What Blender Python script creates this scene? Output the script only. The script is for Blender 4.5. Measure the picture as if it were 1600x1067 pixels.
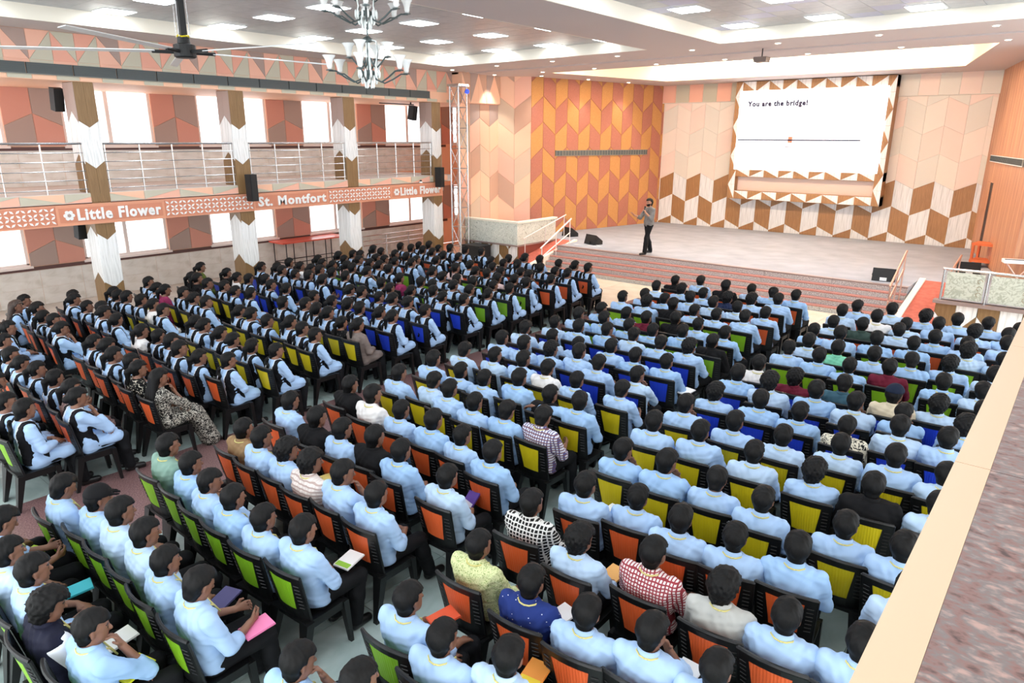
import bpy, math, random
import numpy as np
import openvdb
from mathutils import Vector, Matrix

for o in list(bpy.data.objects):
    bpy.data.objects.remove(o)
random.seed(7)
rng = np.random.default_rng(11)
SC = bpy.context.scene
COL = SC.collection

# ------------------------------------------------------------------ camera
YAW, PITCH, ROLL = map(math.radians, (39.498, 16.328, 0.2328))
cam_data = bpy.data.cameras.new('camera')
cam_data.sensor_width = 36.0
cam_data.lens = 1083.0 / 1600.0 * 36.0
cam_data.clip_start, cam_data.clip_end = 0.05, 200
cam = bpy.data.objects.new('camera', cam_data)
COL.objects.link(cam)
_f = Vector((-math.sin(YAW) * math.cos(PITCH), math.cos(YAW) * math.cos(PITCH), -math.sin(PITCH)))
_r = Vector((math.cos(YAW), math.sin(YAW), 0))
_u = _r.cross(_f)
_r2 = _r * math.cos(ROLL) + _u * math.sin(ROLL)
_u2 = -_r * math.sin(ROLL) + _u * math.cos(ROLL)
_m = Matrix((_r2, _u2, -_f)).transposed().to_4x4()
_m.translation = (0, 0, 4.3)
cam.matrix_world = _m
SC.camera = cam

# ------------------------------------------------------------------ world, exposure
world = bpy.data.worlds.new('world')
SC.world = world
world.use_nodes = True
_bg = world.node_tree.nodes['Background']
_bg.inputs[0].default_value = (0.93, 0.97, 1.0, 1)
_bg.inputs[1].default_value = 3.0
SC.view_settings.view_transform = 'Standard'
SC.view_settings.look = 'None'
SC.view_settings.gamma = 1.0
SC.view_settings.use_curve_mapping = False
SC.view_settings.exposure = 0.24
SC.cycles.max_bounces = 6
SC.cycles.diffuse_bounces = 4
SC.cycles.glossy_bounces = 2
SC.cycles.transparent_max_bounces = 6
SC.cycles.caustics_reflective = False
SC.cycles.caustics_refractive = False

# ------------------------------------------------------------------ helpers
def lin(c):
    return tuple((v / 255 / 12.92) if v / 255 <= 0.04045 else ((v / 255 + 0.055) / 1.055) ** 2.4 for v in c)

def mat(name, rgb, rough=0.6, metal=0.0, emit=None, estr=0.0, alpha=None, spec=0.5):
    m = bpy.data.materials.new(name)
    m.use_nodes = True
    b = m.node_tree.nodes['Principled BSDF']
    b.inputs['Base Color'].default_value = (*lin(rgb), 1)
    b.inputs['Roughness'].default_value = rough
    b.inputs['Metallic'].default_value = metal
    b.inputs['Specular IOR Level'].default_value = spec
    if emit:
        b.inputs['Emission Color'].default_value = (*lin(emit), 1)
        b.inputs['Emission Strength'].default_value = estr
    if alpha is not None:
        b.inputs['Alpha'].default_value = alpha
    return m

def _nodes(m):
    nt = m.node_tree
    return nt, nt.nodes, nt.links, nt.nodes['Principled BSDF']

def ramp(nd, stops):
    r = nd.new('ShaderNodeValToRGB')
    r.color_ramp.elements[0].position = stops[0][0]
    r.color_ramp.elements[0].color = (*lin(stops[0][1]), 1)
    r.color_ramp.elements[1].position = stops[-1][0]
    r.color_ramp.elements[1].color = (*lin(stops[-1][1]), 1)
    for p, c in stops[1:-1]:
        e = r.color_ramp.elements.new(p)
        e.color = (*lin(c), 1)
    return r

def noise_mat(name, stops, scale=(4, 4, 4), nscale=3.0, rough=0.6, detail=4.0, bump=0.0, coord='Object', dist=0.0, spec=0.5):
    """colour from noise stretched by scale, optional bump"""
    m = mat(name, stops[0][1], rough, spec=spec)
    nt, nd, lk, b = _nodes(m)
    tc = nd.new('ShaderNodeTexCoord'); mp = nd.new('ShaderNodeMapping')
    mp.inputs['Scale'].default_value = scale
    nz = nd.new('ShaderNodeTexNoise'); nz.inputs['Scale'].default_value = nscale
    nz.inputs['Detail'].default_value = detail; nz.inputs['Distortion'].default_value = dist
    r = ramp(nd, stops)
    lk.new(tc.outputs[coord], mp.inputs[0]); lk.new(mp.outputs[0], nz.inputs[0])
    lk.new(nz.outputs[0], r.inputs[0]); lk.new(r.outputs[0], b.inputs['Base Color'])
    if bump:
        bp = nd.new('ShaderNodeBump'); bp.inputs['Strength'].default_value = bump; bp.inputs['Distance'].default_value = 0.02
        lk.new(nz.outputs[0], bp.inputs['Height']); lk.new(bp.outputs[0], b.inputs['Normal'])
    return m

def cloth_mat(name, rgb, rough=0.8, var=10, folds=0.5):
    lo = tuple(max(0, c - var) for c in rgb); hi = tuple(min(255, c + var * 0.5) for c in rgb)
    return noise_mat(name, [(0.3, lo), (0.7, hi)], (1, 1, 0.6), 9.0, rough, 1.0, 0.0, spec=0.2)

def check_mat(name, base, line, line2=None, scale=26.0, width=0.28):
    """woven checks on the object's own coordinates"""
    m = mat(name, base, 0.8, spec=0.2)
    nt, nd, lk, b = _nodes(m)
    tc = nd.new('ShaderNodeTexCoord')
    mixes = None
    for ax, colr in (('X', line), ('Z', line2 or line)):
        w = nd.new('ShaderNodeTexWave'); w.bands_direction = ax; w.inputs['Scale'].default_value = scale / 6.283
        g = nd.new('ShaderNodeMath'); g.operation = 'LESS_THAN'; g.inputs[1].default_value = width
        lk.new(tc.outputs['Object'], w.inputs[0]); lk.new(w.outputs['Fac'], g.inputs[0])
        mx = nd.new('ShaderNodeMix'); mx.data_type = 'RGBA'
        if mixes is None: mx.inputs[6].default_value = (*lin(base), 1)
        else: lk.new(mixes.outputs[2], mx.inputs[6])
        mx.inputs[7].default_value = (*lin(colr), 1)
        lk.new(g.outputs[0], mx.inputs[0]); mixes = mx
    lk.new(mixes.outputs[2], b.inputs['Base Color'])
    return m

def print_mat(name, base, spot, scale=30.0, cut=0.45, kind='noise'):
    m = mat(name, base, 0.8, spec=0.2)
    nt, nd, lk, b = _nodes(m)
    tc = nd.new('ShaderNodeTexCoord')
    if kind == 'noise':
        t = nd.new('ShaderNodeTexNoise'); t.inputs['Scale'].default_value = scale; t.inputs['Distortion'].default_value = 2.5; t.inputs['Detail'].default_value = 1.0
        out = t.outputs[0]
    else:
        t = nd.new('ShaderNodeTexVoronoi'); t.inputs['Scale'].default_value = scale
        out = t.outputs['Distance']
    g = nd.new('ShaderNodeMath'); g.operation = 'LESS_THAN'; g.inputs[1].default_value = cut
    mx = nd.new('ShaderNodeMix'); mx.data_type = 'RGBA'
    mx.inputs[6].default_value = (*lin(base), 1); mx.inputs[7].default_value = (*lin(spot), 1)
    lk.new(tc.outputs['Object'], t.inputs[0]); lk.new(out, g.inputs[0]); lk.new(g.outputs[0], mx.inputs[0])
    lk.new(mx.outputs[2], b.inputs['Base Color'])
    return m

def mesh_of(name, v, f, smooth=False):
    me = bpy.data.meshes.new(name)
    me.from_pydata([tuple(map(float, p)) for p in v], [], [tuple(map(int, q)) for q in f])
    if smooth:
        me.polygons.foreach_set('use_smooth', np.ones(len(me.polygons), bool))
    me.update()
    return me

def obj(name, me, m=None, parent=None, loc=None, rotz=0.0):
    o = bpy.data.objects.new(name, me)
    COL.objects.link(o)
    if m is not None and me is not None and not me.materials:
        me.materials.append(m)
    if parent is not None: o.parent = parent
    if loc is not None: o.location = loc
    if rotz: o.rotation_euler = (0, 0, rotz)
    return o

def tag(o, label, cat, group=None):
    o['label'] = label; o['category'] = cat
    if group: o['group'] = group
    return o

def struct(o, label=None):
    o['kind'] = 'structure'
    if label: o['label'] = label
    return o

def empty(name, loc=(0, 0, 0), rotz=0.0):
    o = bpy.data.objects.new(name, None); COL.objects.link(o)
    o.empty_display_size = 0.1
    o.location = loc; o.rotation_euler = (0, 0, rotz)
    return o

class MB:
    """collects simple solids into one mesh"""
    def __init__(s): s.v = []; s.f = []
    def add(s, v, f):
        n = len(s.v); s.v += [tuple(p) for p in v]; s.f += [tuple(i + n for i in q) for q in f]
        return s
    def box(s, a, b):
        x0, y0, z0 = a; x1, y1, z1 = b
        return s.add([(x0, y0, z0), (x1, y0, z0), (x1, y1, z0), (x0, y1, z0), (x0, y0, z1), (x1, y0, z1), (x1, y1, z1), (x0, y1, z1)],
                     [(0, 3, 2, 1), (4, 5, 6, 7), (0, 1, 5, 4), (1, 2, 6, 5), (2, 3, 7, 6), (3, 0, 4, 7)])
    def prism(s, poly, z0, z1):
        n = len(poly)
        v = [(x, y, z0) for x, y in poly] + [(x, y, z1) for x, y in poly]
        f = [tuple(range(n - 1, -1, -1)), tuple(range(n, 2 * n))] + [(i, (i + 1) % n, n + (i + 1) % n, n + i) for i in range(n)]
        return s.add(v, f)
    def hexa(s, lo, hi):
        """two quads (4 points each)"""
        return s.add(list(lo) + list(hi), [(0, 3, 2, 1), (4, 5, 6, 7), (0, 1, 5, 4), (1, 2, 6, 5), (2, 3, 7, 6), (3, 0, 4, 7)])
    def tube(s, pts, r, n=8, cap=True, flat=1.0):
        pts = [Vector(p) for p in pts]; rs = r if isinstance(r, (list, tuple)) else [r] * len(pts)
        base = len(s.v); up = Vector((0, 0, 1))
        for i, p in enumerate(pts):
            t = (pts[min(i + 1, len(pts) - 1)] - pts[max(i - 1, 0)]).normalized()
            a = t.cross(up)
            if a.length < 1e-3: a = t.cross(Vector((1, 0, 0)))
            a.normalize(); b = a.cross(t)
            for k in range(n):
                an = 2 * math.pi * k / n
                s.v.append(tuple(p + (a * math.cos(an) + b * math.sin(an) * flat) * rs[i]))
        for i in range(len(pts) - 1):
            for k in range(n):
                s.f.append((base + i * n + k, base + i * n + (k + 1) % n, base + (i + 1) * n + (k + 1) % n, base + (i + 1) * n + k))
        if cap:
            s.f.append(tuple(base + k for k in range(n - 1, -1, -1)))
            s.f.append(tuple(base + (len(pts) - 1) * n + k for k in range(n)))
        return s
    def lathe(s, prof, c=(0, 0, 0), n=20):
        base = len(s.v)
        for r, z in prof:
            for k in range(n):
                a = 2 * math.pi * k / n
                s.v.append((c[0] + r * math.cos(a), c[1] + r * math.sin(a), c[2] + z))
        for i in range(len(prof) - 1):
            for k in range(n):
                s.f.append((base + i * n + k, base + i * n + (k + 1) % n, base + (i + 1) * n + (k + 1) % n, base + (i + 1) * n + k))
        s.f.append(tuple(base + k for k in range(n - 1, -1, -1)))
        s.f.append(tuple(base + (len(prof) - 1) * n + k for k in range(n)))
        return s
    def mesh(s, name, smooth=False): return mesh_of(name, s.v, s.f, smooth)
    def build(s, name, m, parent=None, loc=None, smooth=False, rotz=0.0):
        return obj(name, s.mesh(name, smooth), m, parent, loc, rotz)

def clip_poly(poly, u0, u1, v0, v1):
    def cut(P, ins, inter):
        out = []
        for i in range(len(P)):
            a, b = P[i - 1], P[i]
            if ins(b):
                if not ins(a): out.append(inter(a, b))
                out.append(b)
            elif ins(a): out.append(inter(a, b))
        return out
    for ax, val, sg in ((0, u0, 1), (0, u1, -1), (1, v0, 1), (1, v1, -1)):
        if not poly: return []
        poly = cut(poly, lambda p: sg * (p[ax] - val) >= -1e-9,
                   lambda a, b: tuple(a[k] + (b[k] - a[k]) * ((val - a[ax]) / (b[ax] - a[ax])) for k in (0, 1)))
    # drop repeats
    res = []
    for p in poly:
        if not res or (abs(p[0] - res[-1][0]) + abs(p[1] - res[-1][1])) > 1e-5: res.append(p)
    if len(res) > 2 and (abs(res[0][0] - res[-1][0]) + abs(res[0][1] - res[-1][1])) < 1e-5: res.pop()
    ar = 0.5 * abs(sum(res[i - 1][0] * res[i][1] - res[i][0] * res[i - 1][1] for i in range(len(res)))) if len(res) > 2 else 0
    return res if ar > 0.003 else []

class Face:
    """a flat surface: origin, in-plane axes U (horizontal) and V (up), outward normal N; panels are children of parent"""
    cache = {}
    def __init__(s, O, U, N, parent, V=(0, 0, 1)):
        s.O, s.U, s.V, s.N = Vector(O), Vector(U).normalized(), Vector(V), Vector(N).normalized(); s.parent = parent
    def panel(s, poly, m, t=0.02, name='panel', gap=0.004, out=0.0, rect=None, bevel=0.004):
        if rect: poly = clip_poly(poly, *rect)
        if len(poly) < 3: return None
        cu = sum(p[0] for p in poly) / len(poly); cv = sum(p[1] for p in poly) / len(poly)
        key = (tuple((round(p[0] - cu, 3), round(p[1] - cv, 3)) for p in poly), m.name, t, out, tuple(round(c, 3) for c in (*s.U, *s.N)), gap)
        me = Face.cache.get(key)
        if me is None:
            q = [(p[0] - cu, p[1] - cv) for p in poly]
            def shrink(d):
                r = []
                for a, b in q:
                    L = math.hypot(a, b) or 1
                    k = max(0, 1 - d * 1.6 / L)
                    r.append((a * k, b * k))
                return r
            P = lambda pq, h: [s.U * a + s.V * b + s.N * h for a, b in pq]
            q1, q2 = shrink(gap), shrink(gap + bevel)
            n = len(q)
            v = P(q1, out) + P(q1, out + t - min(bevel, t * .5)) + P(q2, out + t)
            ar = sum(q[i - 1][0] * q[i][1] - q[i][0] * q[i - 1][1] for i in range(n))
            flip = (s.U.cross(s.V).dot(s.N) > 0) != (ar > 0)
            f = []
            for L in (0, 1):
                f += [(L * n + i, L * n + (i + 1) % n, (L + 1) * n + (i + 1) % n, (L + 1) * n + i) for i in range(n)]
            f.append(tuple(range(2 * n, 3 * n)))
            if flip: f = [tuple(reversed(k)) for k in f]
            me = mesh_of(name, v, f)
            me.materials.append(m)
            Face.cache[key] = me
        o = obj(name, me, None, s.parent)
        o.location = s.O + s.U * cu + s.V * cv
        return o

def chevrons(face, u0, u1, v0, v1, w, pitch, slant, vref, pick, ustart=None, up_first=True, t=0.02, name='panel', gap=0.004):
    """zig-zag rows of parallelograms; boundary heights alternate vref and vref-slant at each column edge"""
    us = u0 if ustart is None else ustart
    nc = int(math.ceil((u1 - us) / w)) + 1
    k0 = int(math.floor((v0 - vref) / pitch)) - 1; k1 = int(math.ceil((v1 - vref) / pitch)) + 1
    for c in range(-1, nc):
        a, b = us + c * w, us + (c + 1) * w
        ha = 0 if (c % 2 == 0) == up_first else -slant
        hb = -slant if ha == 0 else 0
        for k in range(k0, k1 + 1):
            lo = vref + k * pitch
            poly = [(a, lo + ha), (b, lo + hb), (b, lo + hb + pitch), (a, lo + ha + pitch)]
            face.panel(poly, pick(c, k), t, name, gap, rect=(u0, u1, v0, v1))

# ------------------------------------------------------------------ signed-distance modelling (people)
class Vol:
    def __init__(s, lo, hi, h):
        s.h = h; s.lo = np.array(lo, np.float32)
        s.n = np.ceil((np.array(hi) - lo) / h).astype(int) + 1
        s.ax = [(s.lo[i] + h * np.arange(s.n[i])).astype(np.float32) for i in range(3)]
        s.a = np.full(s.n, 0.2, np.float32)
    def grid(s): return np.meshgrid(*s.ax, indexing='ij', sparse=True)
    def cone(s, a, b, r1, r2=None, k=0.02, sub=False):
        a = np.array(a, np.float32); b = np.array(b, np.float32); r2 = r1 if r2 is None else r2
        m = max(r1, r2) + max(0.05, k * 1.5)
        sl = []
        for i in range(3):
            l0 = int(max(0, np.floor((min(a[i], b[i]) - m - s.lo[i]) / s.h))); l1 = int(min(s.n[i], np.ceil((max(a[i], b[i]) + m - s.lo[i]) / s.h) + 1))
            if l1 <= l0: return s
            sl.append(slice(l0, l1))
        X, Y, Z = (s.ax[0][sl[0]][:, None, None], s.ax[1][sl[1]][None, :, None], s.ax[2][sl[2]][None, None, :])
        ba = b - a; L = float(ba @ ba) + 1e-12
        px, py, pz = X - a[0], Y - a[1], Z - a[2]
        t = np.clip((px * ba[0] + py * ba[1] + pz * ba[2]) / L, 0, 1)
        d = np.sqrt((px - ba[0] * t) ** 2 + (py - ba[1] * t) ** 2 + (pz - ba[2] * t) ** 2) - (r1 + (r2 - r1) * t)
        q = s.a[tuple(sl)]
        if sub:
            e = np.maximum(k - np.abs(q + d), 0) / max(k, 1e-6)
            s.a[tuple(sl)] = np.maximum(q, -d) + e * e * k * 0.25
        else:
            e = np.maximum(k - np.abs(q - d), 0) / max(k, 1e-6)
            s.a[tuple(sl)] = np.minimum(q, d) - e * e * k * 0.25
        return s
    def keep(s, d):            # intersect with region d<0
        s.a = np.maximum(s.a, d.astype(np.float32)); return s
    def mesh(s, name, smooth=True):
        a = s.a.copy()
        for ax in range(3):
            ix = [slice(None)] * 3
            for e in (0, -1):
                ix[ax] = e; a[tuple(ix)] = np.maximum(a[tuple(ix)], 0.01)
        g = openvdb.FloatGrid(0.2)
        g.copyFromArray(np.ascontiguousarray(a))
        p, q = g.convertToQuads(0.0)
        v = np.asarray(p) * s.h + s.lo
        q = np.asarray(q)[:, ::-1]
        me = bpy.data.meshes.new(name)
        me.vertices.add(len(v)); me.vertices.foreach_set('co', v.astype(np.float32).ravel())
        me.loops.add(q.size); me.loops.foreach_set('vertex_index', q.astype(np.int32).ravel())
        me.polygons.add(len(q)); me.polygons.foreach_set('loop_start', np.arange(0, q.size, 4, dtype=np.int32))
        if smooth: me.polygons.foreach_set('use_smooth', np.ones(len(q), bool))
        me.update(calc_edges=True)
        # normals outwards
        if len(q):
            p0, p1, p2 = v[q[:, 0]], v[q[:, 1]], v[q[:, 2]]
            vol = np.einsum('ij,ij->i', p0, np.cross(p1, p2)).sum()
            if vol < 0: me.flip_normals()
        return me
# ------------------------------------------------------------------ materials
M = {}
M['tile'] = noise_mat('floor_marble', [(0.25, (150, 170, 166)), (0.5, (176, 194, 190)), (0.75, (196, 210, 206))], (1, 1, 1), 1.6, 0.22, 6, dist=1.5)
M['grout'] = mat('grout', (128, 138, 134), 0.7)
M['red_granite'] = noise_mat('red_granite', [(0.3, (96, 68, 70)), (0.5, (128, 96, 95)), (0.7, (158, 132, 130))], (1, 1, 1), 60, 0.3, 3)
M['cream_floor'] = noise_mat('cream_floor', [(0.3, (226, 208, 182)), (0.7, (244, 232, 212))], (1, 1, 1), 2.0, 0.3, 4)
M['side_floor'] = noise_mat('side_floor', [(0.3, (205, 190, 178)), (0.7, (226, 213, 202))], (1, 1, 1), 2.0, 0.3, 4)
M['riser'] = noise_mat('grey_granite', [(0.35, (132, 130, 128)), (0.5, (190, 188, 184)), (0.65, (226, 224, 220))], (1, 1, 1), 45, 0.4, 4)
M['tread'] = noise_mat('pink_granite', [(0.3, (176, 112, 100)), (0.7, (200, 138, 126))], (1, 1, 1), 40, 0.35, 4)
M['stage'] = noise_mat('stage_carpet', [(0.3, (148, 154, 166)), (0.7, (166, 172, 184))], (1, 1, 1), 1.5, 0.85, 6)
M['edge_stone'] = mat('edge_stone', (150, 130, 124), 0.4)
M['plaster'] = mat('plaster', (222, 214, 208), 0.8)
M['cream_plaster'] = mat('cream_plaster', (247, 240, 224), 0.75)
M['warm_plaster'] = mat('warm_plaster', (250, 228, 198), 0.75)
M['ceil_tile'] = noise_mat('ceiling_tile', [(0.3, (166, 168, 172)), (0.7, (184, 184, 186))], (1, 1, 1), 5, 0.35, 3)
M['ceil_tile_violet'] = mat('ceiling_tile_violet', (178, 178, 202), 0.35)
M['soffit'] = mat('soffit', (206, 194, 190), 0.7)
M['dark'] = mat('dark_gap', (70, 60, 58), 0.8)
M['peach'] = mat('peach_laminate', (244, 188, 164), 0.55)
M['peach_deep'] = mat('peach_deep', (238, 172, 150), 0.55)
M['peach_pale'] = mat('peach_pale', (250, 200, 168), 0.55)
M['greige'] = mat('greige_laminate', (202, 196, 176), 0.55)
M['taupe'] = mat('taupe_laminate', (176, 152, 142), 0.55)
M['tan'] = mat('tan_laminate', (206, 164, 140), 0.55)
M['salmon'] = mat('salmon_laminate', (216, 152, 134), 0.55)
M['cream1'] = mat('cream_laminate', (252, 238, 224), 0.55)
M['cream2'] = mat('stone_laminate', (240, 233, 220), 0.55)
M['cream3'] = mat('blush_laminate', (252, 230, 216), 0.55)
def wood(name, a, b, c, sc=(14, 14, 0.8), rough=0.45, ns=2.2):
    return noise_mat(name, [(0.3, a), (0.5, b), (0.7, c)], sc, ns, rough, 5, dist=0.6)
M['brown'] = wood('brown_wood', (146, 104, 66), (164, 120, 78), (182, 138, 92), (30, 30, 1.2))
M['col_brown'] = wood('column_wood', (124, 94, 58), (138, 106, 68), (152, 120, 80), (30, 30, 1.2))
M['white_wood'] = wood('white_wood', (214, 214, 212), (244, 244, 242), (253, 253, 253), (20, 20, 1.0), ns=1.6)
M['orange_board'] = noise_mat('orange_woodwool', [(0.3, (188, 130, 74)), (0.7, (212, 158, 98))], (1, 1, 1), 55, 0.85, 3)
M['rust_board'] = noise_mat('rust_woodwool', [(0.3, (164, 100, 84)), (0.7, (188, 124, 104))], (1, 1, 1), 55, 0.85, 3)
M['right_wood'] = wood('right_wood', (170, 110, 82), (196, 136, 100), (216, 164, 122), (6, 6, 0.35), ns=1.8)
M['dado'] = noise_mat('dado_marble', [(0.25, (210, 202, 190)), (0.5, (232, 226, 218)), (0.8, (242, 238, 232))], (1, 1, 2), 2.2, 0.35, 5, dist=1.0)
M['band'] = mat('dark_band', (92, 62, 58), 0.5)
M['terracotta'] = mat('terracotta_paint', (214, 140, 110), 0.6)
M['terracotta_edge'] = mat('terracotta_edge', (226, 158, 126), 0.6)
M['white'] = mat('white_paint', (246, 246, 244), 0.5)
M['steel'] = mat('steel', (205, 205, 205), 0.25, 0.9)
M['steel_warm'] = mat('steel_warm', (214, 176, 160), 0.3, 0.85)
M['white_rail'] = mat('white_rail', (240, 234, 230), 0.35, 0.2)
M['grille'] = mat('grille_grey', (86, 92, 92), 0.6)
M['grille_light'] = mat('grille_light', (132, 132, 126), 0.6)
M['black_pl'] = mat('black_plastic', (20, 21, 22), 0.5)
M['black_box'] = noise_mat('black_box', [(0.3, (16, 16, 17)), (0.7, (28, 28, 30))], (1, 1, 1), 60, 0.6, 3)
M['led'] = mat('led_panel', (255, 255, 255), 0.5, emit=(240, 248, 255), estr=13.0)
M['warm_led'] = mat('warm_led', (255, 255, 255), 0.5, emit=(255, 240, 214), estr=14.0)
M['cove'] = mat('cove_strip', (255, 255, 255), 0.5, emit=(255, 243, 226), estr=72.0)
M['frame_white'] = mat('window_frame', (242, 228, 222), 0.5)
M['glass'] = mat('window_glass', (250, 252, 255), 0.05, alpha=0.12)
M['etched'] = noise_mat('etched_glass', [(0.42, (176, 178, 160)), (0.55, (206, 208, 192))], (1, 1, 1), 9, 0.25, 2, dist=2.0)
M['marble'] = noise_mat('veined_marble', [(0.30, (120, 112, 100)), (0.40, (206, 212, 200)), (0.7, (232, 234, 224))], (2, 2, 2), 3.2, 0.35, 6, dist=3.0)
M['red_stone'] = mat('red_stone', (132, 70, 58), 0.35)
M['red_carpet'] = noise_mat('red_carpet', [(0.3, (182, 92, 76)), (0.7, (204, 112, 94))], (1, 1, 1), 8, 0.9, 5)
M['granite_top'] = noise_mat('parapet_granite', [(0.30, (78, 62, 60)), (0.44, (136, 104, 98)), (0.54, (122, 116, 114)), (0.70, (178, 148, 138))], (0.8, 1.3, 1), 34, 0.3, 10, dist=0.2)
M['parapet_cream'] = mat('parapet_cream', (216, 186, 154), 0.4)

XL, XB, ZS, ZC = -21.1, -17.8, 6.46, 6.74

# ------------------------------------------------------------------ floor
fl = MB(); fl.box((-21.35, -3.2, -0.2), (3.6, 19.4, -0.006))
floor = struct(fl.build('floor', M['grout']), 'grey green marble hall floor')
def slab(x0, y0, x1, y1, m, name, t=0.006):
    key = ('slab', round(x1 - x0, 3), round(y1 - y0, 3), m.name)
    me = Face.cache.get(key)
    if me is None:
        a, b = (x1 - x0) / 2 - 0.003, (y1 - y0) / 2 - 0.003
        me = MB().box((-a, -b, -0.006), (a, b, 0.0)).mesh(name); me.materials.append(m); Face.cache[key] = me
    return obj(name, me, None, floor, ((x0 + x1) / 2, (y0 + y1) / 2, 0))
def tiles(x0, x1, y0, y1, nx, ny, m, name='tile'):
    for i in range(nx):
        for j in range(ny):
            slab(x0 + (x1 - x0) * i / nx, y0 + (y1 - y0) * j / ny, x0 + (x1 - x0) * (i + 1) / nx, y0 + (y1 - y0) * (j + 1) / ny, m, name)
tiles(-18.0, -9.42, 0.3, 15.1, 9, 14, M['tile'])
tiles(-7.5, 0.9, 0.3, 15.1, 9, 14, M['tile'])
tiles(-9.42, -7.5, 0.3, 17.0, 1, 14, M['red_granite'], 'granite_slab')
tiles(-18.0, -9.42, 15.1, 18.7, 6, 3, M['cream_floor'])
tiles(-7.5, 0.9, 15.1, 18.7, 6, 3, M['cream_floor'])
tiles(-9.42, -7.5, 17.0, 18.7, 1, 1, M['cream_floor'])
tiles(-21.1, -18.0, 0.3, 19.3, 2, 10, M['side_floor'])

# ------------------------------------------------------------------ stage
st = MB()
poly = [(-14.05, 19.5), (-3.2, 19.5), (-3.2, 20.8), (-2.35, 20.8), (-2.35, 18.5), (1.4, 18.5), (1.4, 21.4), (-1.25, 21.4), (-2.95, 28.15), (-14.85, 28.15), (-16.45, 21.0),
        (-17.45, 20.3), (-17.45, 18.5), (-15.0, 18.5), (-15.0, 20.75), (-14.05, 20.75)]
st.prism(poly, 0.0, 0.75)
stage = struct(st.build('floor', M['stage']), 'raised grey carpeted stage floor')
def step_piece(name, a, b, m):
    return MB().box(a, b).build(name, m, steps)
steps = empty('stage_steps', (-8.6, 18.7, 0)); tag(steps, 'wide stage steps of pink granite treads and grey risers', 'steps')
for k in range(5):
    z1 = 0.75 - 0.15 * k; y = 19.5 - 0.2 * k
    for i in range(6):
        xa, xb = -14.05 + 10.85 * i / 6, -14.05 + 10.85 * (i + 1) / 6
        step_piece('riser', (xa + 8.6 + 0.004, y - 18.7 - 0.02, z1 - 0.15), (xb + 8.6 - 0.004, y - 18.7, z1 - 0.03), M['riser'])
        if k: step_piece('tread', (xa + 8.6 + 0.003, y - 18.7 - 0.035, z1 - 0.03), (xb + 8.6 - 0.003, y + 0.18 - 18.7, z1), M['tread'])
        else: step_piece('stage_nosing', (xa + 8.6 + 0.003, y - 18.7 - 0.035, z1 - 0.03), (xb + 8.6 - 0.003, y + 0.12 - 18.7, z1 + 0.006), M['edge_stone'])
    if k: MB().box((-5.45, y - 18.7, 0.0), (5.4, y + 0.2 - 18.7, z1 - 0.03)).build('step_core', M['riser'], steps)

def ramp_obj(x0, x1, label, curb_side):
    e = empty('stage_ramp', ((x0 + x1) / 2, 17.0, 0)); tag(e, label, 'ramp')
    w = (x1 - x0) / 2
    MB().hexa([(-w, 0, -0.0), (w, 0, 0.0), (w, 3.75, 0.0), (-w, 3.75, 0.0)], [(-w, 0, 0.012), (w, 0, 0.012), (w, 3.75, 0.765), (-w, 3.75, 0.765)]).build('carpet', M['red_carpet'], e)
    c = curb_side * w
    MB().hexa([(c - 0.07, 0, 0.0), (c + 0.07, 0, 0.0), (c + 0.07, 3.75, 0.0), (c - 0.07, 3.75, 0.0)], [(c - 0.07, 0, 0.06), (c + 0.07, 0, 0.06), (c + 0.07, 3.75, 0.82), (c - 0.07, 3.75, 0.82)]).build('kerb', M['cream_plaster'], e)
    return e
ramp_obj(-3.1, -2.4, 'red carpeted ramp with cream kerb beside glass railing', -1)
ramp_obj(-14.95, -14.15, 'red carpeted ramp beside the veined marble balustrade', 1)

# ------------------------------------------------------------------ left wall with windows
wl = MB()
PIER0, PITCHY = 5.82, 3.63
piers = [(PIER0 + PITCHY * k, PIER0 + PITCHY * k + 1.32) for k in range(-2, 6)]
wl.box((XL - .25, -3.2, 0), (XL, 26, 1.02)); wl.box((XL - .25, -3.2, 2.4), (XL, 26, 4.05)); wl.box((XL - .25, -3.2, 5.62), (XL, 26, 7.2))
for a, b in piers:
    wl.box((XL - .25, a, 1.02), (XL, b, 2.4)); wl.box((XL - .25, a, 4.05), (XL, b, 5.62))
wall_left = struct(wl.build('wall_left', M['peach_pale']), 'left wall with salmon and taupe chevron panels between windows')
FL = Face((XL, 0, 0), (0, 1, 0), (1, 0, 0), wall_left)
for a, b in piers[1:]:
    for z0, z1, zc in ((1.03, 2.4, 1.67), (4.06, 5.62, 4.86)):
        mid = (a + b) / 2; w = (b - a) / 2
        for k in (-1, 0, 1):
            zz = zc + 0.92 * k
            sw = (k % 2 == 0)
            FL.panel([(a, zz - .3), (mid, zz), (mid, zz + .92), (a, zz + .62)], M['salmon'] if sw else M['taupe'], rect=(a, b, z0, z1))
            FL.panel([(mid, zz), (b, zz - .3), (b, zz + .62), (mid, zz + .92)], M['taupe'] if sw else M['salmon'], rect=(a, b, z0, z1))
for z0 in (0.0, 3.06):
    for j in range(20):
        for r in range(2):
            FL.panel([(1.0 + j, z0 + .46 * r), (2.0 + j, z0 + .46 * r), (2.0 + j, z0 + .46 * (r + 1)), (1.0 + j, z0 + .46 * (r + 1))], M['dado'], 0.012, 'dado_tile', 0.002)
for z0 in (0.93, 3.95):
    MB().box((XL, -3, z0), (XL + .04, 21.2, z0 + 0.09)).build('dado_rail', M['band'], wall_left)
wn = 0
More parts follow.
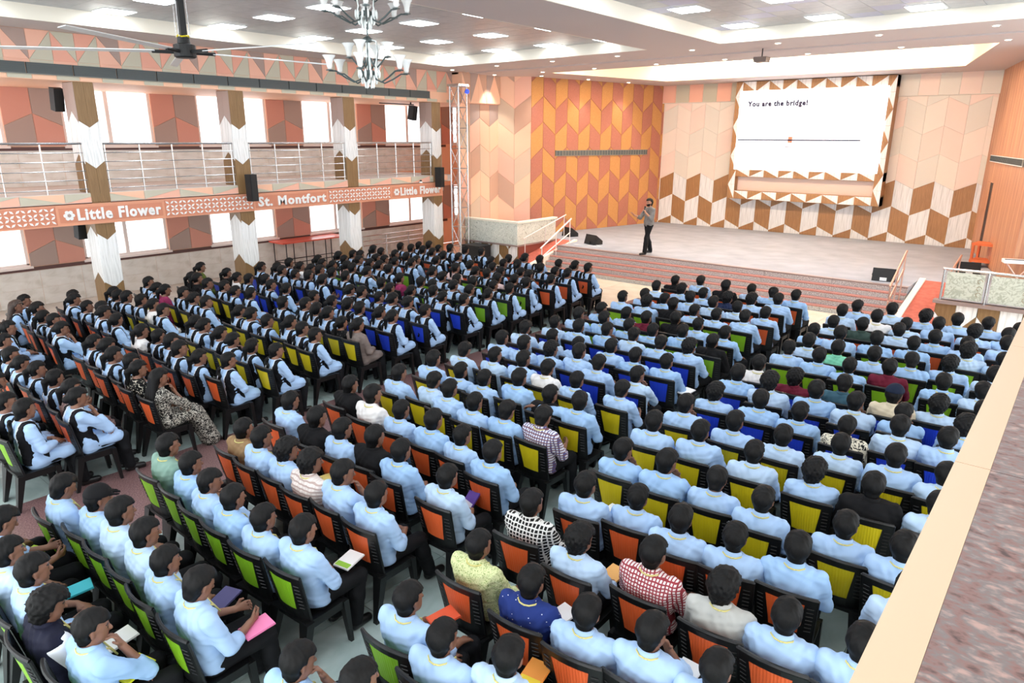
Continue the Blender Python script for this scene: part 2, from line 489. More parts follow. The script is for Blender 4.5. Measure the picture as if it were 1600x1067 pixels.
for a, b in [(p[1], q[0]) for p, q in zip(piers[:-1], piers[1:])]:
    for z0, z1, lev in ((1.08, 2.38, 'ground floor'), (4.1, 5.6, 'balcony')):
        wn += 1
        e = empty('window_%d' % wn, (XL - .1, (a + b) / 2, z0)); struct(e, 'white framed %s window in the left wall' % lev)
        w = (b - a) / 2; h = z1 - z0
        fr = MB()
        for bx in (((-.05, -w, -.05), (.06, w, .03)), ((-.05, -w, h - .05), (.06, w, h)), ((-.05, -w, 0), (.06, -w + .07, h)), ((-.05, w - .07, 0), (.06, w, h))): fr.box(*bx)
        fr.build('window_frame', M['frame_white'], e)
        MB().box((-.04, -.05, .03), (.04, .05, h - .05)).build('mullion', M['frame_white'], e)
        for s in (-1, 1):
            MB().box((-.006, min(s * .05, s * (w - .07)), .03), (.006, max(s * .05, s * (w - .07)), h - .05)).build('pane', M['glass'], e)
        g = MB()
        for i in range(1, 6): g.box((-.16, -w, h * i / 6), (-.15, w, h * i / 6 + .012))
        g.build('grille_bars', M['frame_white'], e)
        MB().box((-.05, -w - .05, -.09), (.16, w + .05, -.03)).build('window_sill', M['frame_white'], e)

# ------------------------------------------------------------------ balcony slab, beam, upper frieze
bs = MB().box((XL, -3.2, 2.84), (XB - .02, 18.2, 3.06)).box((XL, -3.2, 2.5), (XB - .25, 18.0, 2.84))
balc = struct(bs.build('floor', M['plaster']), 'left balcony slab above the sign beam')
FB = Face((XB - .02, 0, 0), (0, 1, 0), (1, 0, 0), balc)
for i in range(17):
    y0 = 3.2 + i * .87
    A, B = (M['peach'], M['greige']) if i % 2 else (M['greige'], M['peach_pale'])
    FB.panel([(y0, 2.85), (y0 + .87, 2.85), (y0 + .87, 3.05)] if i % 2 else [(y0, 2.85), (y0 + .87, 2.85), (y0, 3.05)], A, .015, rect=(3.2, 17.98, 2.85, 3.06))
    FB.panel([(y0, 2.85), (y0 + .87, 3.05), (y0, 3.05)] if i % 2 else [(y0, 3.05), (y0 + .87, 2.85), (y0 + .87, 3.05)], B, .015, rect=(3.2, 17.98, 2.85, 3.06))

fz = MB().box((XL, -3.2, 5.47), (XB - .02, 18.3, ZS + .5)).box((XL, 18.3, 5.47), (-17.35, 20.3, ZS + .5))
frieze = struct(fz.build('trim_1', M['peach_pale']), 'triangle panelled frieze above the balcony')
FF = Face((XB - .02, 0, 0), (0, 1, 0), (1, 0, 0), frieze)
def frieze_cells(F, ya, yb, y_from, n):
    for i in range(n):
        a = y_from + .46 * i; b = a + .46
        R = (ya, yb, 5.86, ZS)
        c1 = [M['peach'], M['greige'], M['peach_deep'], M['greige']][i % 4]; c2 = [M['taupe'], M['peach'], M['greige'], M['peach_deep']][i % 4]
        if i % 2: t1, t2 = [(a, 5.86), (b, 5.86), (b, ZS)], [(a, 5.86), (b, ZS), (a, ZS)]
        else: t1, t2 = [(a, 5.86), (b, 5.86), (a, ZS)], [(a, ZS), (b, 5.86), (b, ZS)]
        F.panel(t1, c1, .015, rect=R); F.panel(t2, c2, .015, rect=R)
        F.panel([(a, 5.80), (b, 5.80), (b, 5.86), (a, 5.86)], M['greige'] if i % 2 else M['peach'], .012, rect=(ya, yb, 5.8, 5.86))
        F.panel([(a, 5.48), (b, 5.48), (b, 5.57), (a, 5.57)], M['peach_pale'] if i % 2 else M['greige'], .012, rect=(ya, yb, 5.48, 5.57))
frieze_cells(FF, 3.3, 18.3, 3.3, 33)
F2 = Face((-17.35, 0, 0), (0, 1, 0), (1, 0, 0), frieze)
for i in range(5):
    a = 18.3 + .42 * i; b = a + .42
    for t1, c in (([(a, 5.48), (b, 5.48), (b, 6.46)] if i % 2 else [(a, 5.48), (b, 5.48), (a, 6.46)], M['peach_pale']), ([(a, 5.48), (b, 6.46), (a, 6.46)] if i % 2 else [(a, 6.46), (b, 5.48), (b, 6.46)], [M['tan'], M['taupe']][i % 2])):
        F2.panel(t1, c, .015, rect=(18.3, 20.3, 5.48, ZS))
vent = empty('air_vent', (XB, 10.2, 5.58)); tag(vent, 'long dark grey air vent strip under the frieze', 'vent')
for i in range(16):
    y0 = 2.8 + .9 * i
    MB().box((-.01, y0 - 10.2 + .012, 0), (.03, y0 - 10.2 + .888, .22)).build('grille_segment', M['grille'], vent)
    sl = MB()
    for k in range(5): sl.box((.03, y0 - 10.2 + .02, .02 + .04 * k), (.042, y0 - 10.2 + .88, .035 + .04 * k))
    sl.build('slats', M['grille'], vent)
MB().box((-.015, -7.42, -.015), (.036, 7.02, 0)).build('vent_frame', M['grille_light'], vent)

# ------------------------------------------------------------------ columns
COLY = [6.56, 10.2, 13.83, 17.48]
ORD = ['first', 'second', 'third', 'fourth', 'fifth', 'sixth', 'seventh', 'eighth']
for ci, cy in enumerate(COLY):
    e = empty('column', (XB, cy, 0))
    tag(e, 'square column clad in brown and white chevron panels, %s from the left' % ORD[ci], 'column', 'columns along the left balcony')
    MB().box((-.60, -.205, 0), (-.012, .205, 5.47)).build('core', M['col_brown'], e)
    FA = Face((-.012, 0, 0), (0, 1, 0), (1, 0, 0), e)
    FS = Face((-.012, -.205, 0), (1, 0, 0), (0, -1, 0), e)
    FT = Face((-.012, .205, 0), (-1, 0, 0), (0, 1, 0), e)
    def vband(F, u0, u1, lo, hi, m, d):
        mid = (u0 + u1) / 2
        l0, l1 = lo if isinstance(lo, tuple) else (lo, lo); h0, h1 = hi if isinstance(hi, tuple) else (hi, hi)
        F.panel([(u0, l0), (mid, l1), (mid, h1), (u0, h0)], m, .012, gap=.002)
        F.panel([(mid, l1), (u1, l0), (u1, h0), (mid, h1)], m, .012, gap=.002)
    w = (.14)
    for lo, hi, m in (((4.64, 4.5), 5.46, M['col_brown']), ((3.76, 3.6), (4.64, 4.5), M['white_wood']), (2.84, (3.76, 3.6), M['col_brown']),
                      ((2.13, 1.97), 2.5, M['col_brown']), ((.97, .82), (2.13, 1.97), M['white_wood']), (0.0, (.97, .82), M['col_brown'])):
        vband(FA, -.205, .205, lo, hi, m, 0)
    for F in (FS, FT):
        s = -1 if F is FS else 1
        u0, u1 = (-.588, 0) if F is FS else (0, .588)
        for lo, hi, m in (((4.6, 4.85), 5.46, M['taupe']), ((3.7, 3.92), (4.6, 4.85), M['white_wood']), (3.06, (3.7, 3.92), M['col_brown']),
                          ((2.06, 2.28), 2.5, M['col_brown']), ((.95, 1.18), (2.06, 2.28), M['white_wood']), (0.0, (.95, 1.18), M['col_brown'])):
            vband(F, u0, u1, lo, hi, m, 0)

# ------------------------------------------------------------------ sign beam
sb = empty('sign_beam', (XB, 10.0, 2.36)); tag(sb, 'terracotta sign beam with white school names along the balcony edge', 'sign')
MB().box((-.22, -13, 0), (.03, 7.68, .46)).build('beam_body', M['terracotta'], sb)
for zz in (0.0, .435): MB().box((.03, -13, zz), (.045, 7.68, zz + .03)).build('beam_edge', M['terracotta_edge'], sb)
def text_mesh(s, size, name, extrude=.012, offset=0.0):
    cu = bpy.data.curves.new(name, 'FONT'); cu.body = s; cu.size = size; cu.extrude = extrude; cu.offset = offset; cu.resolution_u = 2; cu.space_character = 1.14
    t = bpy.data.objects.new(name, cu); COL.objects.link(t)
    dg = bpy.context.evaluated_depsgraph_get()
    me = bpy.data.meshes.new_from_object(t.evaluated_get(dg))
    bpy.data.objects.remove(t); bpy.data.curves.remove(cu)
    me.name = name; me.materials.clear()
    return me
def fit_text(s, width, height, name, **k):
    me = text_mesh(s, 1.0, name, **k)
    n = len(me.vertices); co = np.empty(n * 3, np.float32); me.vertices.foreach_get('co', co); co = co.reshape(-1, 3)
    lo, hi = co[:, :2].min(0), co[:, :2].max(0)
    co[:, 0] = (co[:, 0] - lo[0]) / (hi[0] - lo[0]) * width
    co[:, 1] = (co[:, 1] - lo[1]) / (hi[1] - lo[1]) * height
    me.vertices.foreach_set('co', co.ravel()); me.update()
    return me
RX = Matrix(((0, 0, 1, 0), (1, 0, 0, 0), (0, 1, 0, 0), (0, 0, 0, 1)))   # text x->world y, text y->world z, facing +x
def place_text(me, m, parent, loc, rot=RX, name='lettering'):
    me.materials.append(m)
    o = bpy.data.objects.new(name, me); COL.objects.link(o); o.parent = parent
    o.matrix_local = Matrix.Translation(loc) @ rot
    return o
for (y0, y1, txt, emb, th) in ((5.57, 7.97, 'Little Flower', True, .27), (10.38, 12.85, 'St. Montfort', False, .27), (15.28, 17.66, 'Little Flower', True, .27)):
    p = MB().box((.03, y0 - 10, .03), (.04, y1 - 10, .435)).build('sign_panel', M['terracotta_edge'], sb)
    MB().box((.04, y0 - 10 + .06, .07), (.044, y1 - 10 - .06, .395)).build('sign_field', M['terracotta'], p)
    x0 = y0 - 10 + (.42 if emb else .13)
    place_text(fit_text(txt, y1 - 10 - .1 - x0, th, 'lettering', extrude=.012, offset=.036), M['white'], p, (.05, x0, .10))
    if emb:
        eb = MB()
        for k in range(6):
            a = math.pi / 3 * k
            cy, cz = .075 * math.cos(a), .075 * math.sin(a)
            eb.add([(0, cy + .042 * math.cos(t * math.pi / 5), cz + .042 * math.sin(t * math.pi / 5)) for t in range(10)] + [(.02, cy + .042 * math.cos(t * math.pi / 5), cz + .042 * math.sin(t * math.pi / 5)) for t in range(10)],
                   [tuple(range(10, 20))] + [(t, (t + 1) % 10, 10 + (t + 1) % 10, 10 + t) for t in range(10)])
        eb.build('flower_emblem', M['white'], p, (.045, y0 - 10 + .25, .23))
        MB().add([(0, .035 * math.cos(t * math.pi / 5), .035 * math.sin(t * math.pi / 5)) for t in range(10)] + [(.012, .035 * math.cos(t * math.pi / 5), .035 * math.sin(t * math.pi / 5)) for t in range(10)],
                 [tuple(range(10, 20))] + [(t, (t + 1) % 10, 10 + (t + 1) % 10, 10 + t) for t in range(10)]).build('emblem_centre', M['taupe'], p, (.06, y0 - 10 + .25, .23))
for (y0, y1) in ((3.15, 5.55), (7.99, 10.36), (12.87, 15.26)):
    p = MB().box((.03, y0 - 10, .03), (.04, y1 - 10, .435)).build('lattice_panel', M['terracotta'], sb)
    lt = MB(); n = 11; cw = (y1 - y0) / n
    for i in range(n):
        for j in range(2):
            cy, cz = y0 - 10 + cw * (i + .5), .055 + .18 * (j + .5)
            for sy, sz in ((1, 1), (1, -1), (-1, 1), (-1, -1)):
                a = Vector((0, cy + sy * .018, cz + sz * .016)); b = Vector((0, cy + sy * .10, cz + sz * .085)); mdl = (a + b) / 2; nrm = Vector((0, -(b - a).z, (b - a).y)).normalized() * .024
                q = [a, mdl - nrm, b, mdl + nrm]
                lt.add([(.04, v.y, v.z) for v in q] + [(.055, v.y, v.z) for v in q], [(4, 5, 6, 7), (0, 1, 5, 4), (1, 2, 6, 5), (2, 3, 7, 6), (3, 0, 4, 7)])
    o = lt.build('lattice', M['white'], p); o['kind'] = 'stuff'

# ------------------------------------------------------------------ balcony railings
bays = [(3.1, 6.34), (6.78, 9.97), (10.42, 13.6), (14.05, 17.25)]
for bi, (y0, y1) in enumerate(bays):
    e = empty('balcony_railing', (XB - .05, y0, 3.06))
    tag(e, 'steel balcony railing of thin horizontal bars, %s bay from the left' % ORD[bi], 'railing', 'steel railings between the columns')
    L = y1 - y0
    MB().tube([(0, 0, 1.09), (0, L, 1.09)], .026).build('top_rail', M['steel'], e)
    for z in (.09, .29, .49, .69, .89): MB().tube([(0.012, 0, z), (0.012, L, z)], .012, 6).build('bar', M['steel'], e)
    n = 5
    for i in range(n):
        yy = .04 + (L - .08) * i / (n - 1)
        MB().tube([(0, yy, 0), (0, yy, 1.09)], .02, 8).build('post', M['steel'], e)

# ------------------------------------------------------------------ ceiling
cs = MB()
T = .5
cs.box((XB, -3.2, ZS), (-16.45, 18.55, ZS + T)); cs.box((-9.4, -3.2, ZS), (-7.5, 16.75, ZS + T)); cs.box((-.45, -3.2, ZS), (3.6, 18.55, ZS + T))
cs.box((-16.45, 16.75, ZS), (-.45, 18.55, ZS + T))
cs.box((-17.6, 18.67, ZS - .02), (3.6, 20.25, ZS + T))
cs.box((-17.6, 18.5, ZS + .1), (3.6, 18.7, ZS + T))
ceiling = struct(cs.build('ceiling', M['soffit']), 'plaster ceiling soffit with two long coffers')
sc_ = MB()
ra, rb, rc, rd = (-15.0, 20.25), (-2.3, 20.25), (-3.7, 25.8), (-13.6, 25.8)
sc_.prism([(-17.6, 20.25), ra, rd, (-14.6, 28.3), (-17.6, 28.3)], ZS - .02, ZS + T)
sc_.prism([rb, (3.6, 20.25), (3.6, 28.3), (-3.2, 28.3), rc], ZS - .02, ZS + T)
sc_.prism([rd, rc, (-3.2, 28.3), (-14.6, 28.3)], ZS - .02, ZS + T)
struct(sc_.build('ceiling', M['soffit']), 'stage ceiling soffit around the lit recess')
rec = MB().prism([(-15.2, 20.1), (-2.1, 20.1), (-3.5, 26.0), (-13.8, 26.0)], ZS + .5, ZS + .6)
rec = struct(rec.build('ceiling', M['warm_plaster']), 'warm lit recess panel above the stage')
def wallstrip(p, q, z0, z1, m, name, parent, th=.02):
    d = (Vector((*q, 0)) - Vector((*p, 0))).normalized(); n = Vector((d.y, -d.x, 0)) * th
    a = [Vector((*p, z0)), Vector((*q, z0)), Vector((*q, z0)) + n, Vector((*p, z0)) + n]
    return MB().hexa([tuple(v) for v in a], [(v.x, v.y, z1) for v in a]).build(name, m, parent)
for p, q in ((ra, rb), (rb, rc), (rc, rd), (rd, ra)):
    wallstrip(q, p, ZS - .02, ZS + .5, M['warm_plaster'], 'recess_side', rec, .012)
for p, q in (((-14.7, 20.45), (-2.6, 20.45)), ((-13.7, 25.6), (-3.6, 25.6))):
    wallstrip(p, q, ZS + .42, ZS + .46, M['cove'], 'light_strip', rec, .08)
for (x0, x1, nx, nm) in ((-16.45, -9.4, 12, 'left'), (-7.5, -.45, 12, 'right')):
    cb = struct(MB().box((x0, -3.2, ZC + .02), (x1, 16.75, ZC + .1)).build('ceiling', M['dark']), '%s coffer with square tiles' % nm)
    for a, b in (((x0, -3.2), (x0, 16.75)), ((x0, 16.75), (x1, 16.75)), ((x1, 16.75), (x1, -3.2))):
        wallstrip(a, b, ZS, ZC + .05, M['cream_plaster'], 'cove_side', cb, .03)
    w = (x1 - x0) / nx
    far = 16.75
    for i in range(nx):
        for j in range(20):
            X0, Y1 = x0 + w * i, far - .6 * j
            key = ('ct', nm, (i * 7 + j * 3) % 5 == 0 and nm == 'right')
            me = Face.cache.get(key)
            if me is None:
                me = MB().box((-w / 2 + .004, -.296, 0), (w / 2 - .004, .296, .02)).mesh('ceiling_tile'); me.materials.append(M['ceil_tile_violet'] if key[2] else M['ceil_tile']); Face.cache[key] = me
            obj('ceiling_tile', me, None, cb, (X0 + w / 2, Y1 - .3, ZC))
    MB().box((x0, -3.2, ZC), (x1, far - 12.0, ZC + .02)).build('plain_field', M['ceil_tile'], cb)

struct(MB().box((XL, 25.3, 0), (-17.4, 25.5, 7.0)).box((-17.6, 20.3, 0), (-17.45, 25.3, 7.0)).box((XL, 18.3, 6.4), (-17.5, 25.5, 6.6)).box((XL, 19.4, -.2), (-17.4, 25.5, -.01)).build('wall_passage', M['peach_pale']), 'end wall of the passage behind the truss')
# ------------------------------------------------------------------ back wall
YB = 28.15
wall_back = struct(MB().box((-15.2, YB, 0.5), (-2.6, YB + .2, 7.0)).build('wall_back', M['cream2']), 'stage back wall of chevron panels around the screen')
FBk = Face((0, YB, 0), (1, 0, 0), (0, -1, 0), wall_back)
def pick_back(c, k):
    if k <= 1: return M['brown'] if (c + k) % 2 else M['white_wood']
    return [M['cream1'], M['cream2'], M['cream3']][(c * 2 + k * 1 + (c * k) % 2) % 3]
chevrons(FBk, -14.85, -2.95, .75, 5.74, .615, .917, .29, 1.10, pick_back, ustart=-14.805, up_first=False, t=.02, gap=.002)
bb = struct(MB().box((-14.86, YB - .14, 5.74), (-2.9, YB, 6.5)).build('trim_2', M['cream2']), 'projecting band of upright panels above the back wall')
Fbb = Face((0, YB - .14, 0), (1, 0, 0), (0, -1, 0), bb)
for i in range(20):
    a = -14.86 + .6 * i
    Fbb.panel([(a, 5.75), (a + .6, 5.75), (a + .6, 6.46), (a, 6.46)], [M['peach'], M['greige']][i % 2] if i < 6 else [M['cream3'], M['cream2']][i % 2], .015, rect=(-14.86, -2.92, 5.75, 6.46))  # left panels pinker: the warm light there is put into their colour

# screen with triangle frame, standing off the wall
scr = empty('projection_screen', (-8.7, 27.55, 2.02)); tag(scr, 'large white projection screen with heading text in a triangle patterned frame', 'screen')
X0, X1, Z0, Z1 = -11.48 + 8.7, -5.86 + 8.7, 0.0, 4.4
bx = MB()
for a, b in (((X0, 0, 0), (X0 + .27, .5, Z1)), ((X1 - .27, 0, 0), (X1, .5, Z1)), ((X0, 0, 4.03), (X1, .5, Z1)), ((X0, 0, .86), (X1, .5, 1.16)), ((X0, 0, 0), (X1, .5, .32))): bx.box(a, b)
bx.build('screen_frame', M['brown'], scr)
FSc = Face((0, 0, 0), (1, 0, 0), (0, -1, 0), scr)
def tri_strip_h(u0, u1, v0, v1, n):
    w = (u1 - u0) / n
    for i in range(n):
        a, b = u0 + w * i, u0 + w * (i + 1)
        if i % 2: A, B = [(a, v0), (b, v0), (b, v1)], [(a, v0), (b, v1), (a, v1)]
        else: A, B = [(a, v0), (b, v0), (a, v1)], [(a, v1), (b, v0), (b, v1)]
        FSc.panel(A, M['white_wood'] if i % 2 else M['brown'], .012, gap=.002); FSc.panel(B, M['brown'] if i % 2 else M['white_wood'], .012, gap=.002)
def tri_strip_v(u0, u1, v0, v1, n):
    w = (v1 - v0) / n
    for i in range(n):
        a, b = v0 + w * i, v0 + w * (i + 1)
        if i % 2: A, B = [(u0, a), (u1, a), (u1, b)], [(u0, a), (u1, b), (u0, b)]
        else: A, B = [(u0, a), (u1, a), (u0, b)], [(u0, b), (u1, a), (u1, b)]
        FSc.panel(A, M['white_wood'] if i % 2 else M['brown'], .012, gap=.002); FSc.panel(B, M['brown'] if i % 2 else M['white_wood'], .012, gap=.002)
tri_strip_h(X0 + .27, X1 - .27, 4.03, Z1, 10); tri_strip_h(X0 + .27, X1 - .27, .87, 1.15, 9); tri_strip_h(X0 + .27, X1 - .27, .01, .31, 9)
tri_strip_v(X0, X0 + .27, 0, Z1, 8); tri_strip_v(X1 - .27, X1, 0, Z1, 8)
MB().box((X0 + .2, .3, .3), (X1 - .2, .36, .9)).build('backing_panel', M['cream3'], scr)
M['screen'] = mat('screen_surface', (250, 250, 252), 0.6, emit=(250, 250, 255), estr=1.6)
M['ink'] = mat('screen_ink', (58, 54, 80), 0.8)
M['ink_pale'] = mat('screen_ink_pale', (214, 214, 226), 0.8)
M['ink_orange'] = mat('screen_ink_orange', (236, 160, 130), 0.8)
sf = MB().box((X0 + .20, -.05, 1.14), (X1 - .20, -.03, 4.06)).build('screen_surface', M['screen'], scr)
RS = Matrix(((1, 0, 0, 0), (0, 0, -1, 0), (0, 1, 0, 0), (0, 0, 0, 1)))
place_text(fit_text('You are the bridge!', 2.25, .27, 'slide_heading', extrude=.003, offset=.055), M['ink'], sf, (-2.25, -.07, 3.42), RS, 'slide_heading')
MB().box((-2.52, -.07, 2.235), (1.95, -.045, 2.28)).build('slide_line', M['ink'], sf)
MB().box((-.58, -.06, 2.16), (-.42, -.05, 2.38)).build('slide_marker', M['ink_orange'], sf)
for a, b in (((-2.45, 2.42), (-2.43, 2.6)), ((.68, 2.42), (.70, 2.6)), ((-1.12, 1.52), (-1.10, 1.86)), ((-1.1, 1.62), (.65, 1.635)), ((-.66, 1.98), (-.42, 2.02)), ((-1.0, 1.78), (-.2, 1.79))):
    MB().box((a[0], -.066, a[1]), (b[0], -.045, b[1] + .01)).build('slide_mark', M['ink_pale'], sf)

# ------------------------------------------------------------------ splayed stage walls
p0, p1 = Vector((-16.45, 21.0, 0)), Vector((-14.85, 28.15, 0))
dS = (p1 - p0).normalized(); nS = Vector((dS.y, -dS.x, 0))
LS = (p1 - p0).length
def slabwall(p, q, z0, z1, m, name, label, th=.15):
    d = (q - p).normalized(); n = Vector((d.y, -d.x, 0))
    a = [p - n * th, q - n * th, q, p]
    return struct(MB().hexa([(v.x, v.y, z0) for v in a], [(v.x, v.y, z1) for v in a]).build(name, m), label)
ws = slabwall(p0, p1, .5, 6.6, M['orange_board'], 'wall_stage_left', 'slanted stage side wall of orange and rust chevron boards')
FSp = Face(p0, dS, nS, ws)
chevrons(FSp, 0, LS - .01, .75, ZS, .601, .905, .46, 5.80 - 5 * .905, lambda c, k: M['orange_board'] if (c + k) % 2 else M['rust_board'], ustart=-.03, up_first=False, t=.02)
g = empty('stage_vent'); tag(g, 'slim grey air vent strip on the orange chevron wall', 'vent')
g.location = p0 + dS * 1.19 + Vector((0, 0, 3.66)); g.rotation_euler = (0, 0, math.atan2(dS.y, dS.x))
MB().box((0, -.05, 0), (5.17, -.02, .21)).build('vent_backing', M['grille'], g)
sl = MB()
for k in range(34): sl.box((.03 + .152 * k, -.065, .02), (.06 + .152 * k, -.05, .19))
sl.build('slats', M['grille_light'], g)
for a, b in (((0, -.066, 0), (5.17, -.05, .02)), ((0, -.066, .19), (5.17, -.05, .21))): MB().box(a, b).build('vent_frame', M['grille_light'], g)
# peach walls between splay and balcony
pA, pB = Vector((-17.45, 20.3, 0)), Vector((-16.45, 21.0, 0))
w2 = slabwall(pA, pB, .5, 6.6, M['peach'], 'wall_stage_left', 'narrow peach chevron wall beside the orange wall')
dd = (pB - pA).normalized()
PK = [M['peach_pale'], M['tan'], M['peach'], M['peach_pale'], mat('sand_laminate', (218, 190, 164), .55)]
chevrons(Face(pA, dd, Vector((dd.y, -dd.x, 0)), w2), 0, (pB - pA).length, .75, ZS, .61, .905, .46, 5.8 - 5 * .905, lambda c, k: PK[(c * 2 + k) % 5], t=.02)
w3 = slabwall(Vector((-17.45, 18.25, 0)), Vector((-17.45, 20.3, 0)), .5, 5.47, M['peach'], 'wall_stage_left', 'peach chevron wall under the frieze beside the truss')
chevrons(Face((-17.45, 18.25, 0), (0, 1, 0), (1, 0, 0), w3), 0, 2.05, .75, 5.46, .52, .905, .3, 5.0 - 5 * .905, lambda c, k: M['taupe'] if k >= 5 and c % 2 else PK[(c * 3 + k) % 5], t=.02)  # taupe in the top row paints the shade just below the frieze
# wood wall on the right
q0, q1 = Vector((-2.95, 28.15, 0)), Vector((-1.25, 20.9, 0))
wr = slabwall(q0, q1, .5, 6.6, M['right_wood'], 'wall_right', 'slanted wood veneer wall at the right of the stage')
dR = (q1 - q0).normalized(); FR = Face(q0, dR, Vector((dR.y, -dR.x, 0)), wr)
LR = (q1 - q0).length
for i in range(6):
    a = LR * i / 6
    if i == 1: FR.panel([(a, 3.05), (a + LR / 6, 3.05), (a + LR / 6, ZS), (a, ZS)], M['right_wood'], .015, 'veneer_panel'); FR.panel([(a + 1.0, .76), (a + LR / 6, .76), (a + LR / 6, 3.05), (a + 1.0, 3.05)], M['right_wood'], .015, 'veneer_panel'); FR.panel([(a, .76), (a + .4, .76), (a + .4, 3.05), (a, 3.05)], M['right_wood'], .015, 'veneer_panel')
    else: FR.panel([(a, .76), (a + LR / 6, .76), (a + LR / 6, ZS), (a, ZS)], M['right_wood'], .015, 'veneer_panel')
FR.panel([(LR / 6 + .4, .76), (LR / 6 + 1.0, .76), (LR / 6 + 1.0, 3.05), (LR / 6 + .4, 3.05)], mat('slot_dark', (52, 28, 26), .6), .003, 'door_slot')
slabwall(Vector((-1.25, 20.9, 0)), Vector((3.4, 20.9, 0)), .5, 6.6, M['right_wood'], 'wall_right', 'short wood wall behind the glass railing')
g = empty('stage_vent'); tag(g, 'slim grey air vent strip on the wood veneer wall', 'vent')
g.location = q0 + dR * 1.0 + Vector((0, 0, 3.66)); g.rotation_euler = (0, 0, math.atan2(dR.y, dR.x))
MB().box((0, -.05, 0), (5.4, -.02, .2)).build('vent_backing', M['grille_light'], g)
sl = MB()
for k in range(35): sl.box((.03 + .152 * k, -.065, .02), (.06 + .152 * k, -.05, .18))
sl.build('slats', M['grille'], g)
for a, b in (((0, -.066, 0), (5.4, -.05, .02)), ((0, -.066, .18), (5.4, -.05, .2))): MB().box(a, b).build('vent_frame', M['white'], g)

# ------------------------------------------------------------------ side platforms: marble balustrade and glass railing
e = empty('marble_balustrade', (-15.0, 18.45, .75)); tag(e, 'low veined marble balustrade with cream coping left of the stage', 'balustrade')
MB().box((-2.4, -.02, .03), (0.02, .12, .76)).build('marble_panel', M['marble'], e)
MB().box((-.1, .12, .03), (0.02, 2.2, .76)).build('marble_panel', M['marble'], e)
MB().box((-2.42, -.06, .76), (.07, .16, .82)).box((-.14, .16, .76), (.07, 2.24, .82)).build('coping', M['cream_plaster'], e)
MB().box((-2.42, -.08, -.02), (.08, .2, .03)).box((-.2, .2, -.02), (.08, 2.3, .03)).build('base_slab', M['edge_stone'], e)
wp = struct(MB().box((-17.5, 18.47, 0), (-14.98, 18.52, .72)).build('trim_3', M['col_brown']), 'brown and white chevron fascia under the marble balustrade')
Fp = Face((-17.5, 18.47, 0), (1, 0, 0), (0, -1, 0), wp)
chevrons(Fp, 0, 2.5, 0.0, .72, .42, .6, .42, .42, lambda c, k: M['white_wood'] if (c + k) % 2 else M['col_brown'], t=.012)
Fp2 = Face((-14.98, 18.5, 0), (0, 1, 0), (1, 0, 0), wp)
Fp2.panel([(0, 0), (2.2, 0), (2.2, .72), (0, .72)], M['red_stone'], .015, 'red_stone_panel')
e = empty('glass_railing', (-2.35, 18.5, .75)); tag(e, 'etched glass railing on steel posts right of the ramp', 'railing')
MB().box((-.12, -.15, -.07), (3.6, .1, .0)).build('base_slab', M['edge_stone'], e)
for i in range(4):
    MB().box((.06 + .86 * i, -.012, .05), (.80 + .86 * i, .012, .66)).build('glass_panel', M['etched'], e)
    cu = MB()
    for zz in (.2, .34, .5): cu.tube([(.72 + .86 * i + .05 * math.cos(t * .9), -.016, zz + .05 * math.sin(t * .9)) for t in range(6)], .006, 5)
    cu.build('etched_scroll', mat('scroll_tan', (150, 128, 96), .5), e)
    MB().tube([(.86 * i, 0, 0), (.86 * i, 0, .72)], .028, 10).build('post', M['steel'], e)
MB().tube([(-.04, 0, .72), (3.6, 0, .72)], .03, 10).build('top_rail', M['steel'], e)
wp = struct(MB().box((-2.42, 18.5, 0), (1.4, 18.55, .68)).build('trim_4', M['col_brown']), 'brown and white chevron fascia under the glass railing')
Fp = Face((-2.42, 18.5, 0), (1, 0, 0), (0, -1, 0), wp)
chevrons(Fp, 0, 3.8, 0.0, .68, .42, .75, .5, .45, lambda c, k: M['white_wood'] if (c + k) % 2 else M['col_brown'], t=.012)

def handrail(x, pts, lows, label, m, r=.026):
    y0 = pts[0][0]
    e = empty('handrail', (x, y0, 0)); tag(e, label, 'handrail')
    MB().tube([(0, y - y0, z) for y, z in pts], r, 8).build('top_rail', m, e)
    if lows: MB().tube([(0, y - y0, z) for y, z in lows], r * .8, 8).build('lower_rail', m, e)
    for y, z0, z1 in posts_of(pts):
        MB().tube([(0, y - y0, z0), (0, y - y0, z1)], r * .7, 8).build('post', m, e)
def posts_of(pts):
    (ya, za), (yb, zb) = pts[0], pts[-1]
    out = []
    for f in (.04, .5, .96):
        y = ya + (yb - ya) * f; z = za + (zb - za) * f
        ground = .75 if y >= 19.5 else max(0.0, .6 - .15 * math.floor((19.5 - y) / .2))
        out.append((y, ground, z))
    return out
handrail(-13.95, [(18.4, .78), (20.15, 1.62)], [(18.4, .45), (20.1, 1.15)], 'white sloping handrail at the left end of the stage steps', M['white_rail'])
handrail(-14.85, [(18.6, 1.0), (21.1, 1.62)], None, 'thin handrail beside the marble balustrade', M['white_rail'], .02)
handrail(-3.32, [(17.95, 1.0), (19.3, 1.68)], [(17.95, .62), (19.3, 1.25)], 'rosy steel handrail at the right end of the stage steps', M['steel_warm'])
handrail(-2.5, [(20.7, 1.05), (22.2, 1.3)], None, 'rosy steel handrail at the top of the red ramp', M['steel_warm'])

# ------------------------------------------------------------------ parapet in front of the camera
pp = MB().box((-.155, -2.5, 2.6), (-.085, 12, 3.36)).box((-.085, -2.5, 2.6), (1.2, 12, 3.30))
par = struct(pp.build('wall_parapet', M['parapet_cream']), 'cream balcony parapet with granite coping in the foreground')
for i in range(9):
    y0 = -2.4 + 1.55 * i
    MB().box((-.175, y0 + .002, 3.36), (-.088, y0 + 1.548, 3.40)).build('cream_coping', M['parapet_cream'], par)
    MB().box((-.0875, y0 + .002, 3.30), (1.2, y0 + 1.548, 3.398)).build('granite_slab', M['granite_top'], par)

